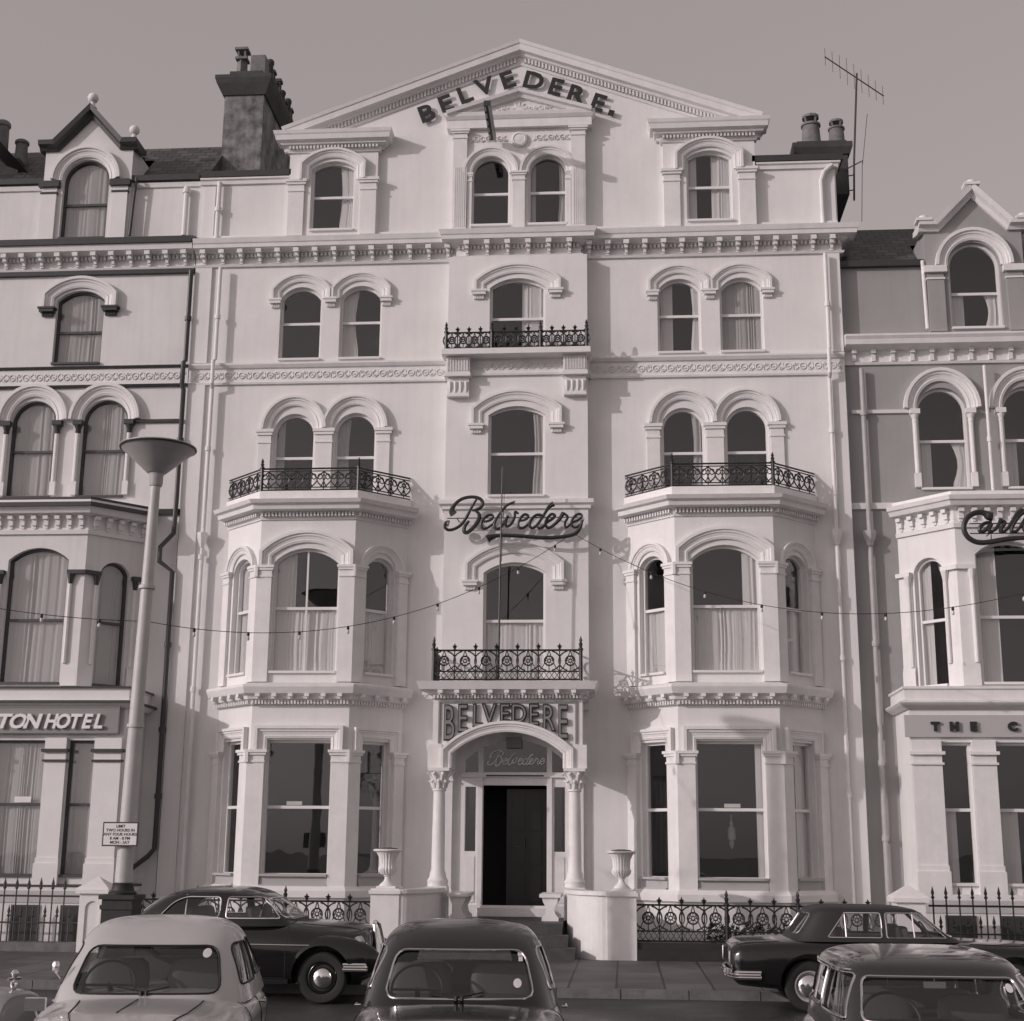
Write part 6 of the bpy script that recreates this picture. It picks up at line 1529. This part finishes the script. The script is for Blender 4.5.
gr = build_local(q, 'grille', CHROME, c4)
q = MB(); q.tube([(-.27,-2.11,.48),(-.265,-2.09,.72),(-.2,-2.04,.95),(0,-2.02,.99),(.2,-2.04,.95),(.265,-2.09,.72),(.27,-2.11,.48),(0,-2.12,.46),(-.26,-2.11,.475)], .024, 8); build_local(q, 'grille_surround', CHROME, gr)
q = MB()
for s in (-1, 1): q = MB(); q.box(s*.80-.04, s*.80+.04, -1.05, .78, .25, .31); build_local(q, 'running_board', DARKP, c4)
sal_body = [(-2.13,.68,.34,.52,.70,5),(-2.05,.74,.27,.55,.79,5),(-1.6,.785,.25,.58,.835,5),(-.7,.80,.24,.60,.865,5),(0,.80,.24,.60,.88,5.5),(.9,.80,.24,.60,.88,5.5),(1.4,.80,.26,.60,.875,5),(1.95,.77,.30,.58,.855,4.5),(2.08,.74,.33,.56,.82,4.5),(2.14,.70,.40,.54,.76,4.5)]
sal_cabin = [(.85,-.76,1.44,.745,6.0),(.90,-.66,1.38,.73,6.0),(1.02,-.50,1.28,.69,6.4),(1.16,-.32,1.17,.645,7),(1.225,-.22,1.11,.62,7),(1.25,-.15,1.06,.585,6.0),(1.268,.0,.95,.49,5),(1.278,.2,.78,.30,4),(1.282,.38,.60,.08,3)]
VINYL = mat('black vinyl roof', 0.02, .55)
c5, s5, st5 = car('parked_car', 'black square cornered saloon with vinyl roof parked sideways by the right railing', 'car', (5.58, -8.50, 0), R(90),
   dict(paint=BLACKP, roof_paint=VINYL, body=sal_body, cabin=sal_cabin, glass=[('F', [(-.62,.92),(.62,.92),(.54,1.195),(-.54,1.195)], .05), ('R', [(-.58,.94),(.58,.94),(.52,1.18),(-.52,1.18)], .05),
     ('s', [(-.52,.905),(.22,.905),(.22,1.20),(-.20,1.20)], .025), ('s', [(.28,.905),(.95,.905),(.72,1.20),(.28,1.20)], .03)], trim=(CHROME, .009), belt=.875, wr=.31, wheels=[(-1.31,.77),(1.19,.77)],
     seats=[(-.05,.5,.15),(.75,1.1,.13)], steer=(-.33,-.35,.92), bumpers=[(-2.2,.44,.76,-1),(2.2,.44,.76,1)], lamps=[(.56,-2.13,.60,.08,1)],
     side_lines=[[(-.65,.872),(1.30,.875)]], door_gaps=[[(-.62,.86),(-.62,.32),(.25,.32),(.25,.86)],[(.25,.32),(.86,.32),(.98,.6),(1.02,.86)]], handles=[(.12,.76),(.86,.76)], bars=[(-.12,.91,1.21),(.72,.91,1.20)], barlean=.0, rim=LAMPP, hub=.5,
     hood_gaps=[[(-.66,-.8),(-.64,-2.0)],[(.66,-.8),(.64,-2.0)],[(-.66,1.55),(-.64,2.05)]]))
for s in (-1, 1):
    q = MB(); q.box(s*.60-.11, s*.60+.12, 2.11, 2.175, .56, .70); tl = build_local(q, 'tail_light', TAIL, c5)
    q = MB(); q.tube([(s*.60-.12,2.17,.55),(s*.60+.13,2.15,.55),(s*.60+.13,2.15,.71),(s*.60-.12,2.17,.71),(s*.60-.12,2.17,.55)], .012, 5); build_local(q, 'lamp_bezel', CHROME, tl)
    q = MB(); q.lathe([(.05, 0), (.04, .03), (.0, .035)], (0, 0, 0), 14); 
# vintage car at the left edge
vb = [(-1.95,.18,.30,.50,.70,2.6),(-1.90,.25,.28,.52,.78,3.0),(-1.5,.29,.28,.55,.80,3.0),(-.9,.40,.26,.56,.82,3.0),(-.5,.58,.26,.56,.85,3.2),(0,.66,.26,.56,.86,3.4),(1.0,.66,.26,.56,.84,3.4),(1.6,.55,.3,.55,.74,3.0),(1.8,.4,.35,.5,.62,2.6)]
vc = [(.80,-.66,1.1,.60,4),(.90,-.60,1.05,.58,4),(1.06,-.50,.98,.55,4),(1.16,-.38,.9,.50,4),(1.21,-.23,.75,.42,3.6),(1.235,0,.5,.28,3),(1.24,.15,.35,.1,2.6)]
c6, s6, st6 = car('vintage_car', 'low grey old car whose bonnet end with chrome cap shows at the left edge', 'car', (-4.50, -15.25, 0), R(62),
   dict(paint=mat('mid grey car paint', 0.2, 0.28, coat=0.7), body=vb, cabin=vc, glass=[('F', [(-.44,.91),(.44,.91),(.40,1.13),(-.40,1.13)], .04), ('R', [(-.3,.93),(.3,.93),(.26,1.1),(-.26,1.1)], .05), ('s', [(-.40,.90),(.25,.90),(.25,1.13),(-.3,1.13)], .03)], trim=(CHROME, .009), belt=.85, wr=.31,
     wheels=[(-1.35,.64),(1.05,.64)], seats=[(-.05,.45,.15)], steer=(-.28,-.4,.9), bumpers=[(-2.2,.42,.55,-1)], lamps=[], fenders=[(-.53,-1.3,.34,.14,.55,.28),(.53,-1.3,.34,.14,.55,.28)]))
q = MB(); q.lathe([(.02,.79),(.035,.83),(.035,.85),(.012,.86),(.02,.89),(.035,.92),(.02,.945),(.003,.95)], (0,-1.80,0), 14); q.tube([(-.06,-1.80,.88),(.06,-1.80,.88)], .012, 6); build_local(q, 'radiator_cap', CHROME, c6)
for s in (-1, 1):
    q = MB(); q.tube([(s*(interp(st6, y_)[0]*.80), y_, top_z(st6, interp(st6, y_)[0]*.80, y_)+.004) for y_ in [-1.85+.1*k for k in range(14)]], .008, 5); build_local(q, 'bonnet_strip', CHROME, c6)
    q = MB(Matrix.Translation((s*.30, -1.45, .58)) @ Matrix.Rotation(R(90)*s, 4, 'Y')); q.lathe([(.085,-.03),(.095,.01),(.07,.0),(.0,-.005)], (0,0,0), 20); build_local(q, 'air_duct', RUBBER, c6)
